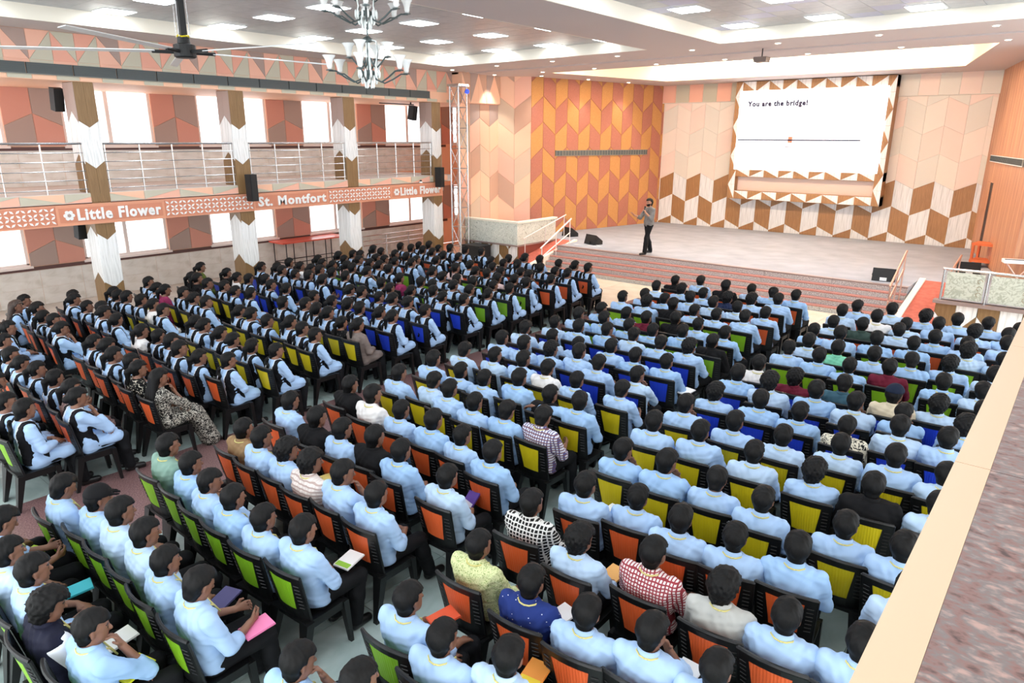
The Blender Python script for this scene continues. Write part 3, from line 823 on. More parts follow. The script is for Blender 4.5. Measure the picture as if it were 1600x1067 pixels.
# ------------------------------------------------------------------ ceiling lights
def led(x, y, w, l, label):
    e = empty('ceiling_light', (x, y, ZC))
    tag(e, label, 'ceiling light', 'square LED ceiling panels' if w == l else 'narrow LED ceiling panels')
    MB().box((-w - .02, -l - .02, -.012), (w + .02, l + .02, 0)).build('frame', M['white'], e)
    MB().box((-w, -l, -.018), (w, l, -.012)).build('diffuser', M['led'], e)
for j, y in enumerate((16.35, 13.93, 11.53, 9.13, 6.7, 4.3, 1.9)):
    for i, x in enumerate((-16.0, -14.1, -12.2)):
        led(x, y, .3, .3, 'square LED panel, %s from left, %s row from the stage, left coffer' % (ORD[i], ORD[j]))
    led(-10.5, y, .1, .3, 'narrow LED panel in the left coffer, %s row from the stage' % ORD[j])
for j, y in enumerate((16.2, 13.65, 11.2, 8.8, 6.4, 4.0, 1.6)):
    for i, x in enumerate((-6.8, -5.0, -3.15, -1.3)): led(x, y, .3, .3, 'square LED panel, %s from left, %s row from the stage, right coffer' % (ORD[i], ORD[j]))
def downlight(x, y, z, label, spot=0):
    e = empty('downlight', (x, y, z)); tag(e, 'small round warm downlight, ' + label, 'downlight', 'round downlights in the soffit')
    MB().lathe([(.075, -.012), (.085, -.006), (.085, 0)], n=14).build('ring', M['white'], e)
    MB().lathe([(.055, -.016), (.055, -.012)], n=14).build('lamp_disc', M['warm_led'], e)
    if spot:
        L = bpy.data.lights.new('downlight_lamp', 'SPOT'); L.energy = spot; L.color = (1.0, .95, .88); L.spot_size = math.radians(75); L.spot_blend = .6; L.shadow_soft_size = .05
        o = bpy.data.objects.new('lamp', L); COL.objects.link(o); o.parent = e; o.location = (0, 0, -.05)
for i, x in enumerate((-15.0, -12.87, -10.68, -8.5, -6.35, -4.2, -2.1)): downlight(x, 17.4, ZS, '%s from left in the row before the ceiling groove' % ORD[i])
for i, x in enumerate((-15.0, -12.95, -10.77, -8.64, -6.4, -4.23, -2.11)): downlight(x, 19.75, ZS - .02, '%s from left in the row beside the stage recess' % ORD[i], 170)
downlight(-17.05, 17.54, ZS, 'above the truss tower', 50); downlight(-17.0, 19.6, ZS - .02, 'above the narrow peach wall', 170)
for i, y in enumerate((20.9, 23.2, 25.4)): downlight(-15.9 + (y - 21) * .2, y, ZS - .02, '%s along the orange chevron wall' % ORD[i], 70)

# ------------------------------------------------------------------ fan
fan = empty('ceiling_fan', (-11.9, 6.0, 5.57)); tag(fan, 'large industrial ceiling fan with long pale blades on a black pole', 'fan')
MB().box((-.05, -.05, .25), (.05, .05, 1.17)).build('pole', M['black_pl'], fan)
MB().lathe([(.14, -.03), (.17, -.01), (.17, .17), (.10, .19), (.09, .28), (.03, .30)], n=20).build('motor', M['black_pl'], fan, smooth=False)
M['blade'] = mat('fan_blade', (214, 216, 216), .35, .2)
M['yellow_wire'] = mat('yellow_wire', (230, 210, 40), .5)
for k in range(5):
    a = math.radians(14 + 72 * k); c, s = math.cos(a), math.sin(a)
    bl = MB()
    P = lambda r, w, z: (c * r - s * w, s * r + c * w, z)
    bl.hexa([P(.45, -.05, .05), P(2.7, -.05, .05), P(2.7, .07, .075), P(.45, .07, .075)], [P(.45, -.05, .062), P(2.7, -.05, .062), P(2.7, .07, .087), P(.45, .07, .087)])
    bl.build('blade', M['blade'], fan)
    MB().tube([P(.15, 0, .06), P(.5, 0, .066)], .03, 6).build('blade_bracket', M['black_pl'], fan)
for k in range(4):
    a = math.pi / 2 * k + .6
    MB().tube([(.12 * math.cos(a), .12 * math.sin(a), .28), (.10 * math.cos(a), .10 * math.sin(a), 1.17)], .006, 5).build('safety_cable', M['steel'], fan)
MB().tube([(.09 * math.cos(t * .7), .09 * math.sin(t * .7), .30 + .012 * math.sin(t * 2.1)) for t in range(10)], .012, 5).build('wire_coil', M['yellow_wire'], fan)

# ------------------------------------------------------------------ chandelier (two tiers)
ch = empty('chandelier', (-8.55, 7.05, 4.95)); tag(ch, 'two tier crystal chandelier with black arms and glass cups', 'chandelier')
M['crystal'] = mat('crystal', (250, 252, 250), .08, .0, alpha=.6)
M['crystal_w'] = mat('crystal_white', (240, 246, 244), .15)
M['iron'] = mat('black_iron', (92, 104, 104), .3, .5)
MB().tube([(0, 0, .1), (0, 0, 1.78)], .014, 8).build('stem', M['iron'], ch)
cup_me = MB().lathe([(.018, 0), (.03, .02), (.034, .06), (.05, .11), (.075, .145), (.07, .15), (.045, .11), (.02, .05)], n=12).mesh('glass_cup', True); cup_me.materials.append(M['crystal'])
def tier(z, arms, R):
    MB().lathe([(.02, 0.0), (.09, .02), (.10, .05), (.06, .07)], (0, 0, z + .18), 14).build('hub', M['iron'], ch)
    MB().lathe([(.035, .22), (.035, .62), (.03, .63)], (0, 0, z), 10).build('glass_column', M['crystal_w'], ch)
    MB().lathe([(.02, .0), (.07, .02), (.08, .05), (.03, .09)], (0, 0, z + .62), 12).build('cap', M['iron'], ch)
    for k in range(6):
        a = 2 * math.pi * k / 6 + .3; c, s = math.cos(a), math.sin(a)
        MB().tube([(c * r, s * r, z + h) for r, h in ((.07, .66), (.14, .64), (.15, .5), (.12, .3), (.15, .2), (.12, .12))], .011, 6).build('cage_rod', M['iron'] if k % 2 else M['crystal_w'], ch)
    for k, (a, rr, hh) in enumerate(arms):
        c, s = math.cos(a), math.sin(a)
        MB().tube([(c * r * rr, s * r * rr, z + h + hh) for r, h in ((.1, .22), (.2, .12), (.35, .08), (.55, .14), (.75, .22), (.9, .22))], .012, 6).build('arm', M['iron'], ch)
        MB().lathe([(.05, 0), (.055, .012), (.02, .02)], (c * .88 * rr, s * .88 * rr, z + .22 + hh), 10).build('drip_plate', M['iron'], ch)
        o = obj('glass_cup', cup_me, None, ch, (c * .88 * rr, s * .88 * rr, z + .24 + hh)); o.scale = (1.25, 1.25, 1.25)
    for rr, zz, n in ((.15, .14, 12), (.11, .06, 9), (.06, 0.0, 6)):
        for k in range(n):
            a = 2 * math.pi * k / n
            MB().lathe([(.004, .0), (.016, .03), (.016, .09), (.004, .12)], (rr * math.cos(a), rr * math.sin(a), z + zz), 6).build('crystal_drop', M['crystal_w'], ch)
tier(0.05, [(2 * math.pi * k / 6 + .15, .66, 0) for k in range(6)] + [(2 * math.pi * k / 4 + .5, .34, .2) for k in range(4)], .6)
tier(.85, [(2 * math.pi * k / 8 + .1, .66, 0) for k in range(8)] + [(2 * math.pi * k / 5, .40, .3) for k in range(5)], .6)

# ------------------------------------------------------------------ loudspeakers, truss, furniture
def column_speaker(loc, h, label, tilt=0.0):
    e = empty('wall_speaker', loc); tag(e, label, 'loudspeaker'); e.rotation_euler = (0, tilt, 0)
    MB().hexa([(-.1, -.12, 0), (.13, -.10, 0), (.13, .10, 0), (-.1, .12, 0)], [(-.1, -.12, h), (.13, -.10, h), (.13, .10, h), (-.1, .12, h)]).build('cabinet', M['black_box'], e)
    MB().box((.13, -.085, .03), (.14, .085, h - .03)).build('grille', M['black_pl'], e)
    MB().box((-.2, -.03, h * .4), (-.1, .03, h * .6)).build('bracket', M['black_pl'], e)
column_speaker((-17.5, 10.22, 2.65), .7, 'black loudspeaker on the second column above the sign beam')
column_speaker((-17.5, 17.28, 2.68), .66, 'black loudspeaker at the right end of the sign beam')
column_speaker((-18.6, 17.1, 4.9), .46, 'small black loudspeaker hanging in the balcony beside the fourth column', .2)
column_speaker((-18.75, 6.3, 4.87), .5, 'black loudspeaker in the balcony behind the first column', .2)
column_speaker((-18.75, 6.33, 1.95), .36, 'black loudspeaker under the balcony behind the first column', .2)

tr = empty('truss_tower', (-17.0, 17.75, 0)); tag(tr, 'silver lattice truss tower with a blue lamp at the top', 'truss')
W = .2
for sx in (-1, 1):
    for sy in (-1, 1): MB().tube([(sx * W, sy * W, 0), (sx * W, sy * W, 5.95)], .024, 8).build('chord', M['steel'], tr)
nb = 9
for k in range(nb):
    z0, z1 = 5.95 * k / nb, 5.95 * (k + 1) / nb
    for (ax, ay), (bx_, by_) in ((((-W), -W), (W, -W)), ((W, -W), (W, W)), ((W, W), (-W, W)), ((-W, W), (-W, -W))):
        a, b = (ax, ay, z0), (bx_, by_, z1)
        if k % 2: a, b = (ax, ay, z1), (bx_, by_, z0)
        MB().tube([a, b], .012, 5).build('brace', M['steel'], tr)
        MB().tube([(ax, ay, z1), (bx_, by_, z1)], .012, 5).build('brace', M['steel'], tr)
MB().box((-.26, -.26, 5.95), (.26, .26, 6.02)).build('top_plate', M['steel'], tr)
MB().lathe([(.03, 0), (.075, .03), (.08, .1), (.04, .15)], (.2, .22, 5.72), 12).build('lamp_head', mat('blue_lamp', (60, 90, 220), .3, emit=(70, 100, 255), estr=.6), tr)
MB().tube([(.26, .22, 5.7), (.27, .22, 3.0), (.26, .22, .1)], .008, 5).build('cable', M['black_pl'], tr)

sb2 = empty('bass_speaker', (-16.45, 17.95, 0)); tag(sb2, 'large black bass speaker cabinet standing at the foot of the truss', 'loudspeaker')
MB().box((-.42, -.3, .04), (.42, .3, .72)).build('cabinet', M['black_box'], sb2)
MB().box((-.38, -.312, .08), (.38, -.3, .68)).build('grille', M['black_pl'], sb2)
for x in (-.36, .36):
    for y in (-.24, .24): MB().lathe([(.03, 0), (.03, .04)], (x, y, 0), 8).build('foot', M['black_pl'], sb2)

def monitor(x, y, rz, label):
    e = empty('stage_monitor', (x, y, .756), rz); tag(e, label, 'loudspeaker')
    w = .27
    body = MB().hexa([(-w, -.2, 0), (w, -.2, 0), (w, .2, 0), (-w, .2, 0)], [(-w, -.1, .33), (w, -.1, .33), (w, .2, .12), (-w, .2, .12)])
    body.build('cabinet', M['black_box'], e)
    MB().hexa([(-w + .03, .17, .135), (w - .03, .17, .135), (w - .03, -.08, .31), (-w + .03, -.08, .31)], [(-w + .03, .18, .15), (w - .03, .18, .15), (w - .03, -.07, .325), (-w + .03, -.07, .325)]).build('grille', M['black_pl'], e)
    for s in (-1, 1): MB().box((s * w - .012, -.08, .12), (s * w + .012, .08, .17)).build('handle', M['black_pl'], e)
    MB().box((-.08, -.23, .02), (.08, -.2, .1)).build('connector_plate', M['white'] if x > -5 else M['black_pl'], e)
monitor(-15.1, 21.75, -.4, 'black wedge monitor speaker nearest the orange wall')
monitor(-13.3, 20.6, -.3, 'black wedge monitor speaker at the left front edge of the stage')
monitor(-3.9, 20.1, .15, 'black wedge monitor speaker at the right front edge of the stage')
monitor(-2.35, 22.7, .3, 'black wedge speaker beside the orange trolley table')
tt = empty('trolley_table', (-2.05, 24.3, .75), -.2); tag(tt, 'orange two shelf trolley table at the right of the stage', 'table')
M['orange_paint'] = mat('orange_laminate', (222, 112, 58), .45)
for z in (.14, .62): MB().box((-.42, -.28, z), (.42, .28, z + .07)).build('shelf', M['orange_paint'], tt)
for x in (-.38, .38):
    for y in (-.24, .24): MB().box((x - .03, y - .03, .06), (x + .03, y + .03, .62)).build('leg', M['orange_paint'], tt); MB().lathe([(.03, 0), (.03, .05)], (x, y, .006), 8).build('castor', M['black_pl'], tt)
kb = empty('music_stand', (-1.1, 20.5, .75), .3); tag(kb, 'small stand with a white keyboard beside the wood wall', 'stand')
MB().box((-.35, -.14, .72), (.35, .14, .8)).build('keyboard', M['white'], kb)
MB().box((-.33, -.1, .8), (.33, -.03, .81)).build('keys', M['black_pl'], kb)
for s in (-1, 1): MB().tube([(-.28 * s, 0, .006), (.28 * s, 0, .72)], .018, 8).build('leg', M['steel_warm'], kb)
MB().tube([(-.32, 0, .02), (.32, 0, .02)], .018, 8).build('foot_bar', M['steel_warm'], kb)

rt = empty('red_table', (-20.62, 14.0, 0)); tag(rt, 'long red topped table on thin black legs against the left wall', 'table')
M['red_top'] = mat('red_laminate', (226, 94, 74), .3)
MB().box((-.42, -1.3, .93), (.42, 1.3, .975)).build('table_top', M['red_top'], rt)
for y in (-1.15, -.4, .4, 1.15):
    for x in (-.36, .36): MB().tube([(x, y, 0), (x, y, .93)], .018, 6).build('leg', M['black_pl'], rt)
for x in (-.36, .36): MB().tube([(x, -1.15, .28), (x, 1.15, .28)], .014, 6).build('stretcher', M['black_pl'], rt)
for y in (-1.15, 1.15): MB().tube([(-.36, y, .28), (.36, y, .28)], .014, 6).build('stretcher', M['black_pl'], rt)
brr = empty('steel_barrier', (-20.5, 16.2, 0)); tag(brr, 'low steel pipe barrier along the wall behind the third column', 'barrier')
for z in (.45, .62, .8): MB().tube([(0, 0, z), (0, 3.4, z)], .022, 8).build('pipe', M['steel'], brr)
for y in (0, 1.13, 2.26, 3.4): MB().tube([(0, y, 0), (0, y, .8)], .022, 8).build('post', M['steel'], brr)
pj = empty('projector', (-7.0, 18.2, 6.46)); tag(pj, 'small projector hanging from the stage ceiling', 'projector')
MB().tube([(0, 0, 0), (0, 0, -.2)], .015, 8).build('mount', M['black_pl'], pj)
MB().box((-.16, -.14, -.32), (.16, .14, -.2)).build('body', mat('projector_grey', (120, 104, 96), .5), pj)
MB().lathe([(.04, 0), (.04, .03)], (0, 0, 0), 10).build('lens', M['black_pl'], pj, (.06, .15, -.26))

dc = empty('dome_camera', (-17.72, 16.6, 2.84)); tag(dc, 'small white dome security camera on the balcony edge above the sign', 'camera')
MB().lathe([(.06, 0), (.06, .03), (.05, .05)], n=14).build('base', M['white'], dc)
MB().lathe([(.045, .05), (.04, .08), (.02, .095)], n=14).build('dome', M['black_pl'], dc)
sbp = empty('speaker_bar', (-18.6, 16.2, 5.38)); tag(sbp, 'thin black mounting bar holding the small balcony loudspeaker', 'bar')
MB().box((-.02, -.5, 0), (.02, 1.0, .03)).build('bar', M['black_pl'], sbp)
MB().box((-.015, .85, .03), (.015, .89, .09)).build('hanger', M['black_pl'], sbp)
cb2 = tag(MB().tube([(-13.0, 20.35, .764), (-12.7, 20.2, .764), (-12.95, 20.05, .764), (-13.4, 20.1, .764), (-13.7, 20.0, .764)], .012, 6).build('speaker_cable', M['white']), 'white cable lying beside the left front monitor speaker', 'cable')
# ------------------------------------------------------------------ people
M['skin'] = noise_mat('skin', [(0.3, (122, 84, 66)), (0.7, (148, 106, 84))], (1, 1, 1), 6, .5, 2)
M['skin2'] = noise_mat('skin_light', [(0.3, (176, 124, 98)), (0.7, (196, 146, 118))], (1, 1, 1), 6, .5, 2)
M['eye'] = mat('eye_dark', (34, 24, 22), .3)
M['lip'] = mat('lip', (128, 68, 60), .5)
M['hair'] = noise_mat('hair_black', [(0.35, (4, 4, 4)), (0.65, (11, 10, 10))], (6, 6, 2), 14, .6, 1, 0, spec=.25)
M['hair_brown'] = noise_mat('hair_brown', [(0.35, (44, 32, 26)), (0.65, (74, 56, 46))], (6, 6, 2), 14, .5, 1, 0)
M['trousers'] = cloth_mat('black_trousers', (24, 25, 28), .8, 5)
M['shoe'] = mat('black_shoe', (18, 18, 18), .35)
M['lanyard'] = print_mat('yellow_lanyard', (222, 212, 140), (150, 164, 84), 60, .3)
M['piping'] = mat('white_piping', (236, 240, 246), .7)
M['sash'] = cloth_mat('black_sash', (18, 19, 24), .8, 4)
SH = {
 'b': cloth_mat('light_blue_shirt', (172, 203, 240)), 'b2': cloth_mat('light_blue_shirt_soft', (160, 196, 236)), 'b3': cloth_mat('light_blue_shirt_pale', (186, 212, 240)),
 'g': cloth_mat('pale_blue_tunic', (176, 208, 246)), 'jk': cloth_mat('black_jacket', (20, 20, 22), .85, 5), 'wt': cloth_mat('white_shirt', (238, 236, 234)),
 'mag': cloth_mat('magenta_top', (150, 52, 92)), 'olv': cloth_mat('olive_top', (92, 104, 48)), 'pk': cloth_mat('pink_top', (232, 202, 200)), 'mr': cloth_mat('maroon_shirt', (104, 28, 48)),
 'nv': cloth_mat('navy_shirt', (36, 46, 76)), 'dg': cloth_mat('dark_green_shirt', (54, 72, 66)), 'mt': cloth_mat('mint_shirt', (130, 212, 178)), 'tl': cloth_mat('teal_shirt', (62, 96, 112)),
 'cap': cloth_mat('cream_shirt', (226, 212, 184)), 'gg': cloth_mat('grey_green_shirt', (134, 166, 152)), 'kh': cloth_mat('khaki_shirt', (150, 122, 88)), 'vs': cloth_mat('navy_varsity', (26, 28, 46)),
 'gy': cloth_mat('grey_shirt', (190, 192, 188)), 'gb': cloth_mat('grey_brown_top', (128, 116, 110)), 'spk': cloth_mat('grey_kurta', (126, 124, 122)),
 'pl': check_mat('blue_checks', (222, 222, 232), (96, 92, 140), (120, 84, 96), 60, .3), 'bk': check_mat('black_white_checks', (30, 30, 30), (226, 226, 222), None, 55, .22),
 'rc': check_mat('red_checks', (236, 224, 224), (158, 62, 72), None, 75, .32), 'st': check_mat('pale_stripes', (236, 226, 220), (226, 214, 208), (190, 168, 160), 50, .3),
 'gp': print_mat('green_print', (220, 226, 172), (150, 172, 104), 40, .42), 'np': print_mat('navy_print', (38, 56, 122), (210, 214, 230), 22, .10, 'v'),
 'bp': print_mat('black_print', (18, 18, 20), (150, 146, 140), 22, .30), 'pr': print_mat('brown_print', (110, 84, 82), (170, 150, 142), 40, .42), 'bw': print_mat('black_white_print', (20, 20, 20), (216, 208, 190), 18, .38),
 'sa': print_mat('saree_print', (24, 23, 24), (198, 194, 182), 30, .47), 'pt': print_mat('patterned_shirt', (226, 220, 200), (40, 40, 40), 16, .42),
}
SH['lh'] = SH['g']; SH['capk'] = SH['b']
CLOTH = {'b': 'light blue shirt', 'g': 'pale blue tunic, black sash', 'lh': 'pale blue tunic, loose hair', 'jk': 'black jacket', 'wt': 'white top', 'mag': 'magenta top', 'olv': 'olive green top', 'pk': 'pale pink top',
 'mr': 'maroon shirt', 'nv': 'navy shirt', 'dg': 'dark green shirt', 'mt': 'mint green shirt', 'tl': 'teal shirt', 'cap': 'cream shirt and dark cap', 'capk': 'blue shirt and black cap', 'gg': 'grey green shirt',
 'kh': 'khaki shirt', 'vs': 'navy jacket with numbered sleeve', 'gy': 'grey shirt', 'gb': 'grey brown top', 'pl': 'blue checked shirt', 'bk': 'black and white checked shirt', 'rc': 'red checked shirt',
 'st': 'white striped shirt', 'gp': 'green printed shirt', 'np': 'navy printed shirt', 'bp': 'black printed top', 'pr': 'brown printed tunic', 'bw': 'black printed tunic', 'sa': 'black and white printed saree', 'pt': 'black and white patterned shirt'}

def rotm(yaw, pitch, roll=0.0):
    return np.array(Matrix.Rotation(yaw, 3, 'Z') @ Matrix.Rotation(pitch, 3, 'X') @ Matrix.Rotation(roll, 3, 'Y'), np.float32)

def head_prims(V, hc, R, neck, s=1.0, infl=0.0, beard=False):
    T = lambda p: hc + R @ (np.array(p, np.float32) * s)
    c = lambda a, b, r1, r2, k=.02, sub=False: V.cone(T(a), T(b), r1 * s + (0 if sub else infl), r2 * s + (0 if sub else infl), k, sub)
    c((0, -.022, .030), (0, -.005, .034), .083, .084, .01)
    c((0, .020, .020), (0, .028, -.01), .070, .062, .03)
    c((0, .030, -.03), (0, .056, -.088), .054, .030, .03)
    c((-.03, .03, -.05), (.03, .03, -.05), .04, .04, .03)
    V.cone(T((0, -.025, -.05)), neck, .05 * s, .056 * s, .025)
    if infl == 0:
        for sx in (-1, 1):
            c((sx * .034, .096, .012), (sx * .034, .096, .012), .013, .013, .012, True)
            c((sx * .020, .082, .030), (sx * .048, .074, .028), .011, .010, .010)
            c((sx * .082, -.008, .014), (sx * .082, -.004, -.026), .017, .012, .006)
            c((sx * .034, .080, .010), (sx * .034, .080, .010), .0125, .0125, .004)
        c((0, .086, .016), (0, .108, -.022), .010, .0145, .012)
        c((-.018, .088, -.052), (.018, .088, -.052), .0085, .0085, .006)

def hand_prims(V, wrist, fwd, palm, side, curl=.6, s=1.0):
    """palm, four bent fingers and a thumb; palm = direction the palm faces, side = towards the thumb"""
    f = np.array(fwd, np.float32); f /= np.linalg.norm(f)
    n = np.array(palm, np.float32); n -= f * (n @ f); n /= np.linalg.norm(n)
    l = np.cross(n, f) * side
    w = np.array(wrist, np.float32)
    for u in (-.026, 0, .026): V.cone(w, w + f * .085 * s + l * u * s, .022 * s, .0145 * s, .012)
    for u, L in ((.031, .070), (.0105, .080), (-.0105, .074), (-.031, .058)):
        k0 = w + f * .088 * s + l * u * s
        d1 = f * math.cos(curl * .6) + n * math.sin(curl * .6) + l * u * 2.2; d1 /= np.linalg.norm(d1)
        k1 = k0 + d1 * L * .52 * s
        d2 = f * math.cos(curl * 1.5) + n * math.sin(curl * 1.5) + l * u * 1.2; d2 /= np.linalg.norm(d2)
        V.cone(k0, k1, .0095 * s, .0088 * s, .004); V.cone(k1, k1 + d2 * L * .5 * s, .0088 * s, .0078 * s, .003)
    t0 = w + f * .03 * s + l * .028 * s; t1 = t0 + (f * .6 + l * .75 + n * .25) * .042 * s; t2 = t1 + (f * .9 + l * .2 + n * .45) * .034 * s
    V.cone(t0, t1, .0135 * s, .0115 * s, .008); V.cone(t1, t2, .0112 * s, .009 * s, .004)

def wrinkle(V, amp, seed):
    X, Y, Z = V.grid()
    V.a = V.a + amp * (np.sin(38 * Z + 9 * np.sin(11 * X + seed) + 14 * Y) * .6 + np.sin(27 * X + 23 * Y + 8 * np.sin(17 * Z + seed)) * .4).astype(np.float32)

def build_person(name, P, h=.0105):
    """P: pose dictionary with joints in metres, origin on the floor below the head, facing +Y. Returns {part: (mesh, material slot key)}"""
    G = P.get('girl', False); seed = P.get('seed', 0)
    A = lambda k: np.array(P[k], np.float32)
    lo, hi = P.get('lo', (-.46, -.34, -.012)), P.get('hi', (.46, .86, 1.40))
    R = rotm(*P['head_rot']); hc = A('head'); neck = A('neck'); chest = A('chest'); waist = A('waist'); pel = A('pelvis')
    cw = .085 if G else .105
    def torso(V, f):
        for c, hw, r in ((pel, .085, .098), ((pel + waist) / 2, .07, .098), (waist, .06 if G else .075, .090), ((waist + chest) / 2, .075 if G else .09, .094), (chest, cw, .092), ((chest * .45 + neck * .55), cw * .95, .058)):
            V.cone(c - np.array([hw, 0, 0]), c + np.array([hw, 0, 0]), r + f, r + f, .05)
        V.cone(neck, chest, .05 + f, .08 + f, .05)
        if G:
            for sx in (-1, 1): V.cone(chest + np.array([sx * .065, .06, -.03]), chest + np.array([sx * .06, .07, -.05]), .048 + f, .045 + f, .04)
    def arms(V, f, t1=1.0, both=(0, 1)):
        for i in both:
            S, E, W_ = A('sho')[i], A('elb')[i], A('wri')[i]
            V.cone(S, E, .050 + f, .040 + f, .03)
            if t1 > 0: V.cone(E, E + (W_ - E) * t1, .040 + f, .040 + f - .013 * t1, .02)
    def legs(V, f, ff=0.0):
        for i in (0, 1):
            H, K, N = A('hip')[i], A('kne')[i], A('ank')[i]
            V.cone(H, K, .084 + f, .056 + f, .04); V.cone(K, K * .6 + N * .4 + np.array([0, -.012, 0]), .054 + f, .052 + f + ff * .5, .02); V.cone(K * .6 + N * .4 + np.array([0, -.012, 0]), N, .052 + f + ff * .5, .034 + f + ff, .02)
    out = {}
    # body
    V = Vol(lo, hi, h)
    torso(V, 0); arms(V, -.006 if G else 0); legs(V, 0)
    for i in (0, 1):
        N, T_ = A('ank')[i], A('toe')[i]
        V.cone(N, N * np.array([1, 1, 0]) + np.array([0, -.03, .045]), .034, .034, .02); V.cone(N * np.array([1, 1, 0]) + np.array([0, -.02, .04]), T_, .034, .024, .02)
    head_prims(V, hc, R, neck)
    for i in (0, 1):
        d = P['hand'][i]
        hand_prims(V, A('wri')[i], d[0], d[1], d[2], d[3] if len(d) > 3 else .6)
    me = V.mesh('person'); out['body'] = me
    for m in (P.get('skin', M['skin']), M['eye'], M['lip']): me.materials.append(m)
    n = len(me.polygons); c = np.empty(n * 3, np.float32); me.polygons.foreach_get('center', c); c = (c.reshape(-1, 3) - hc) @ R
    idx = np.zeros(n, np.int32)
    for sx in (-1, 1): idx[((c[:, 0] - sx * .034) ** 2 + (c[:, 2] - .010) ** 2 < .0115 ** 2) & (c[:, 1] > .07)] = 1
    for sx in (-1, 1): idx[(abs(c[:, 0] - sx * .035) < .02) & (abs(c[:, 2] - .034) < .006) & (c[:, 1] > .06)] = 1
    idx[(abs(c[:, 0]) < .024) & (abs(c[:, 2] + .053) < .008) & (c[:, 1] > .075)] = 2
    me.polygons.foreach_set('material_index', idx)
    # hair
    V = Vol(lo, hi, .0105)
    T = lambda p: hc + R @ np.array(p, np.float32)
    X, Y, Z = np.meshgrid(*V.ax, indexing='ij')
    q = np.stack([X - hc[0], Y - hc[1], Z - hc[2]], -1) @ R
    lx, ly, lz = q[..., 0], q[..., 1], q[..., 2]
    style = P.get('hair', 'short')
    V.cone(T((0, -.026, .034)), T((0, -.0, .046)), .101, .101, .01)
    V.cone(T((0, -.035, -.01)), T((0, -.04, -.06)), .076 if G else .086, .052 if G else .066, .03)
    V.cone(T((0, .02, .04)), T((0, .03, .03)), .086, .082, .03)
    V.a = V.a + (.004 * np.sin(70 * lx + 5 * np.sin(40 * ly + seed)) * np.sin(55 * ly + 37 * lz + seed)).astype(np.float32)
    front = .058 - lz + .20 * np.abs(lx)
    back = np.maximum(ly * .90 - lz * .22 - .004, -.105 - lz - .15 * np.abs(lx))
    V.keep(np.minimum(front, back))
    for sx in (-1, 1): V.cone(T((sx * .094, .004, -.004)), T((sx * .094, .0, -.02)), .036, .032, .004, True)
    if style == 'curly': V.a = V.a - .016 + (.010 * np.sin(95 * lx + seed) * np.sin(95 * ly) * np.sin(95 * lz)).astype(np.float32); V.keep(np.minimum(front, back) - .004)
    if style == 'braid':
        for i in range(7):
            b0 = np.array([0.012 * (-1) ** i, chest[1] - .125 - .004 * i, hc[2] - .09 - .055 * i]); V.cone(b0, b0 + np.array([-.024 * (-1) ** i, 0, -.045]), .026 - .001 * i, .024 - .001 * i, .01)
        V.cone(T((0, -.075, -.03)), T((0, -.10, -.09)), .036, .026, .03)
    if style == 'pony':
        V.cone(T((0, -.10, .02)), T((0, -.15, -.02)), .034, .04, .02); V.cone(T((0, -.15, -.02)), T((0, -.15, -.20)), .042, .02, .02)
    if style == 'bun': V.cone(T((0, -.115, -.01)), T((0, -.12, -.02)), .046, .046, .02)
    if style == 'loose':
        for u in (-.06, 0, .06): V.cone(T((u, -.07, .0)), np.array([hc[0] + u * 1.3, chest[1] - .13, hc[2] - .34]), .055, .04, .04)
    out['hair'] = V.mesh('hair')
    # shirt / tunic
    f = .016
    jk = P.get('bulky', 0.0)
    V = Vol(lo, hi, .012)
    torso(V, f + jk); arms(V, f + .004 + jk, P.get('sleeve', .35))
    if G:
        for i in (0, 1):
            H, K = A('hip')[i], A('kne')[i]
            V.cone(H + np.array([0, 0, .012]), H * .14 + K * .86 + np.array([0, 0, .014]), .105, .080, .05)
        V.cone(pel + np.array([0, .1, .02]), (A('kne')[0] + A('kne')[1]) / 2 * .7 + pel * .3 + np.array([0, 0, .03]), .08, .07, .05)
    if P.get('long'):
        for i in (0, 1):
            K, N = A('kne')[i], A('ank')[i]; V.cone(K, N + np.array([0, .03, .0]), .10, .13, .06)
        V.cone((A('kne')[0] + A('kne')[1]) / 2, (A('ank')[0] + A('ank')[1]) / 2, .11, .12, .06)
    wrinkle(V, .0062, seed)
    X, Y, Z = V.grid()
    if not G: V.keep((P.get('hem', .475) - Z) + 0 * X + 0 * Y)
    V.keep((Z - float(neck[2]) - .012) + 0 * X + 0 * Y)
    keepS = V.a.copy()
    out['shirt'] = V.mesh('shirt')
    if G and P.get('sash', True):
        ax = np.abs(X)
        V.a = np.maximum(np.maximum(keepS - .012, np.abs(ax - .142) - .042), np.maximum(.50 - Z, Y - .10 - 0 * Z) + 0 * X)
        V.a = np.maximum(V.a, -(keepS + .006))
        out['sash'] = V.mesh('sash')
        V.a = np.maximum(np.maximum(keepS - .0135, np.abs(ax - .090) - .0095), np.maximum(.62 - Z, Y - .10) + 0 * X)
        V.a = np.maximum(V.a, -(keepS + .006))
        out['piping'] = V.mesh('piping')
    if not G:
        n_ = 20; vv, ff = [], []
        for kk, (rr, zz, dn) in enumerate(((.070, -.012, .02), (.0745, .004, .02), (.066, .042, .03), (.060, .040, .03), (.058, .0, .03))):
            for i in range(n_):
                a = 2 * math.pi * i / n_
                fr = max(0, math.sin(a))
                vv.append((neck[0] + rr * 1.04 * math.cos(a), neck[1] - .006 + rr * math.sin(a) * 1.0 + .012 * fr, neck[2] + zz - dn * fr * 1.4))
        for kk in range(4):
            for i in range(n_):
                ff.append((kk * n_ + i, kk * n_ + (i + 1) % n_, (kk + 1) * n_ + (i + 1) % n_, (kk + 1) * n_ + i))
        out['collar'] = mesh_of('collar', vv, ff, True)
    # trousers
    V = Vol(lo, (hi[0], hi[1], P.get('tro_top', .66)), .0125)
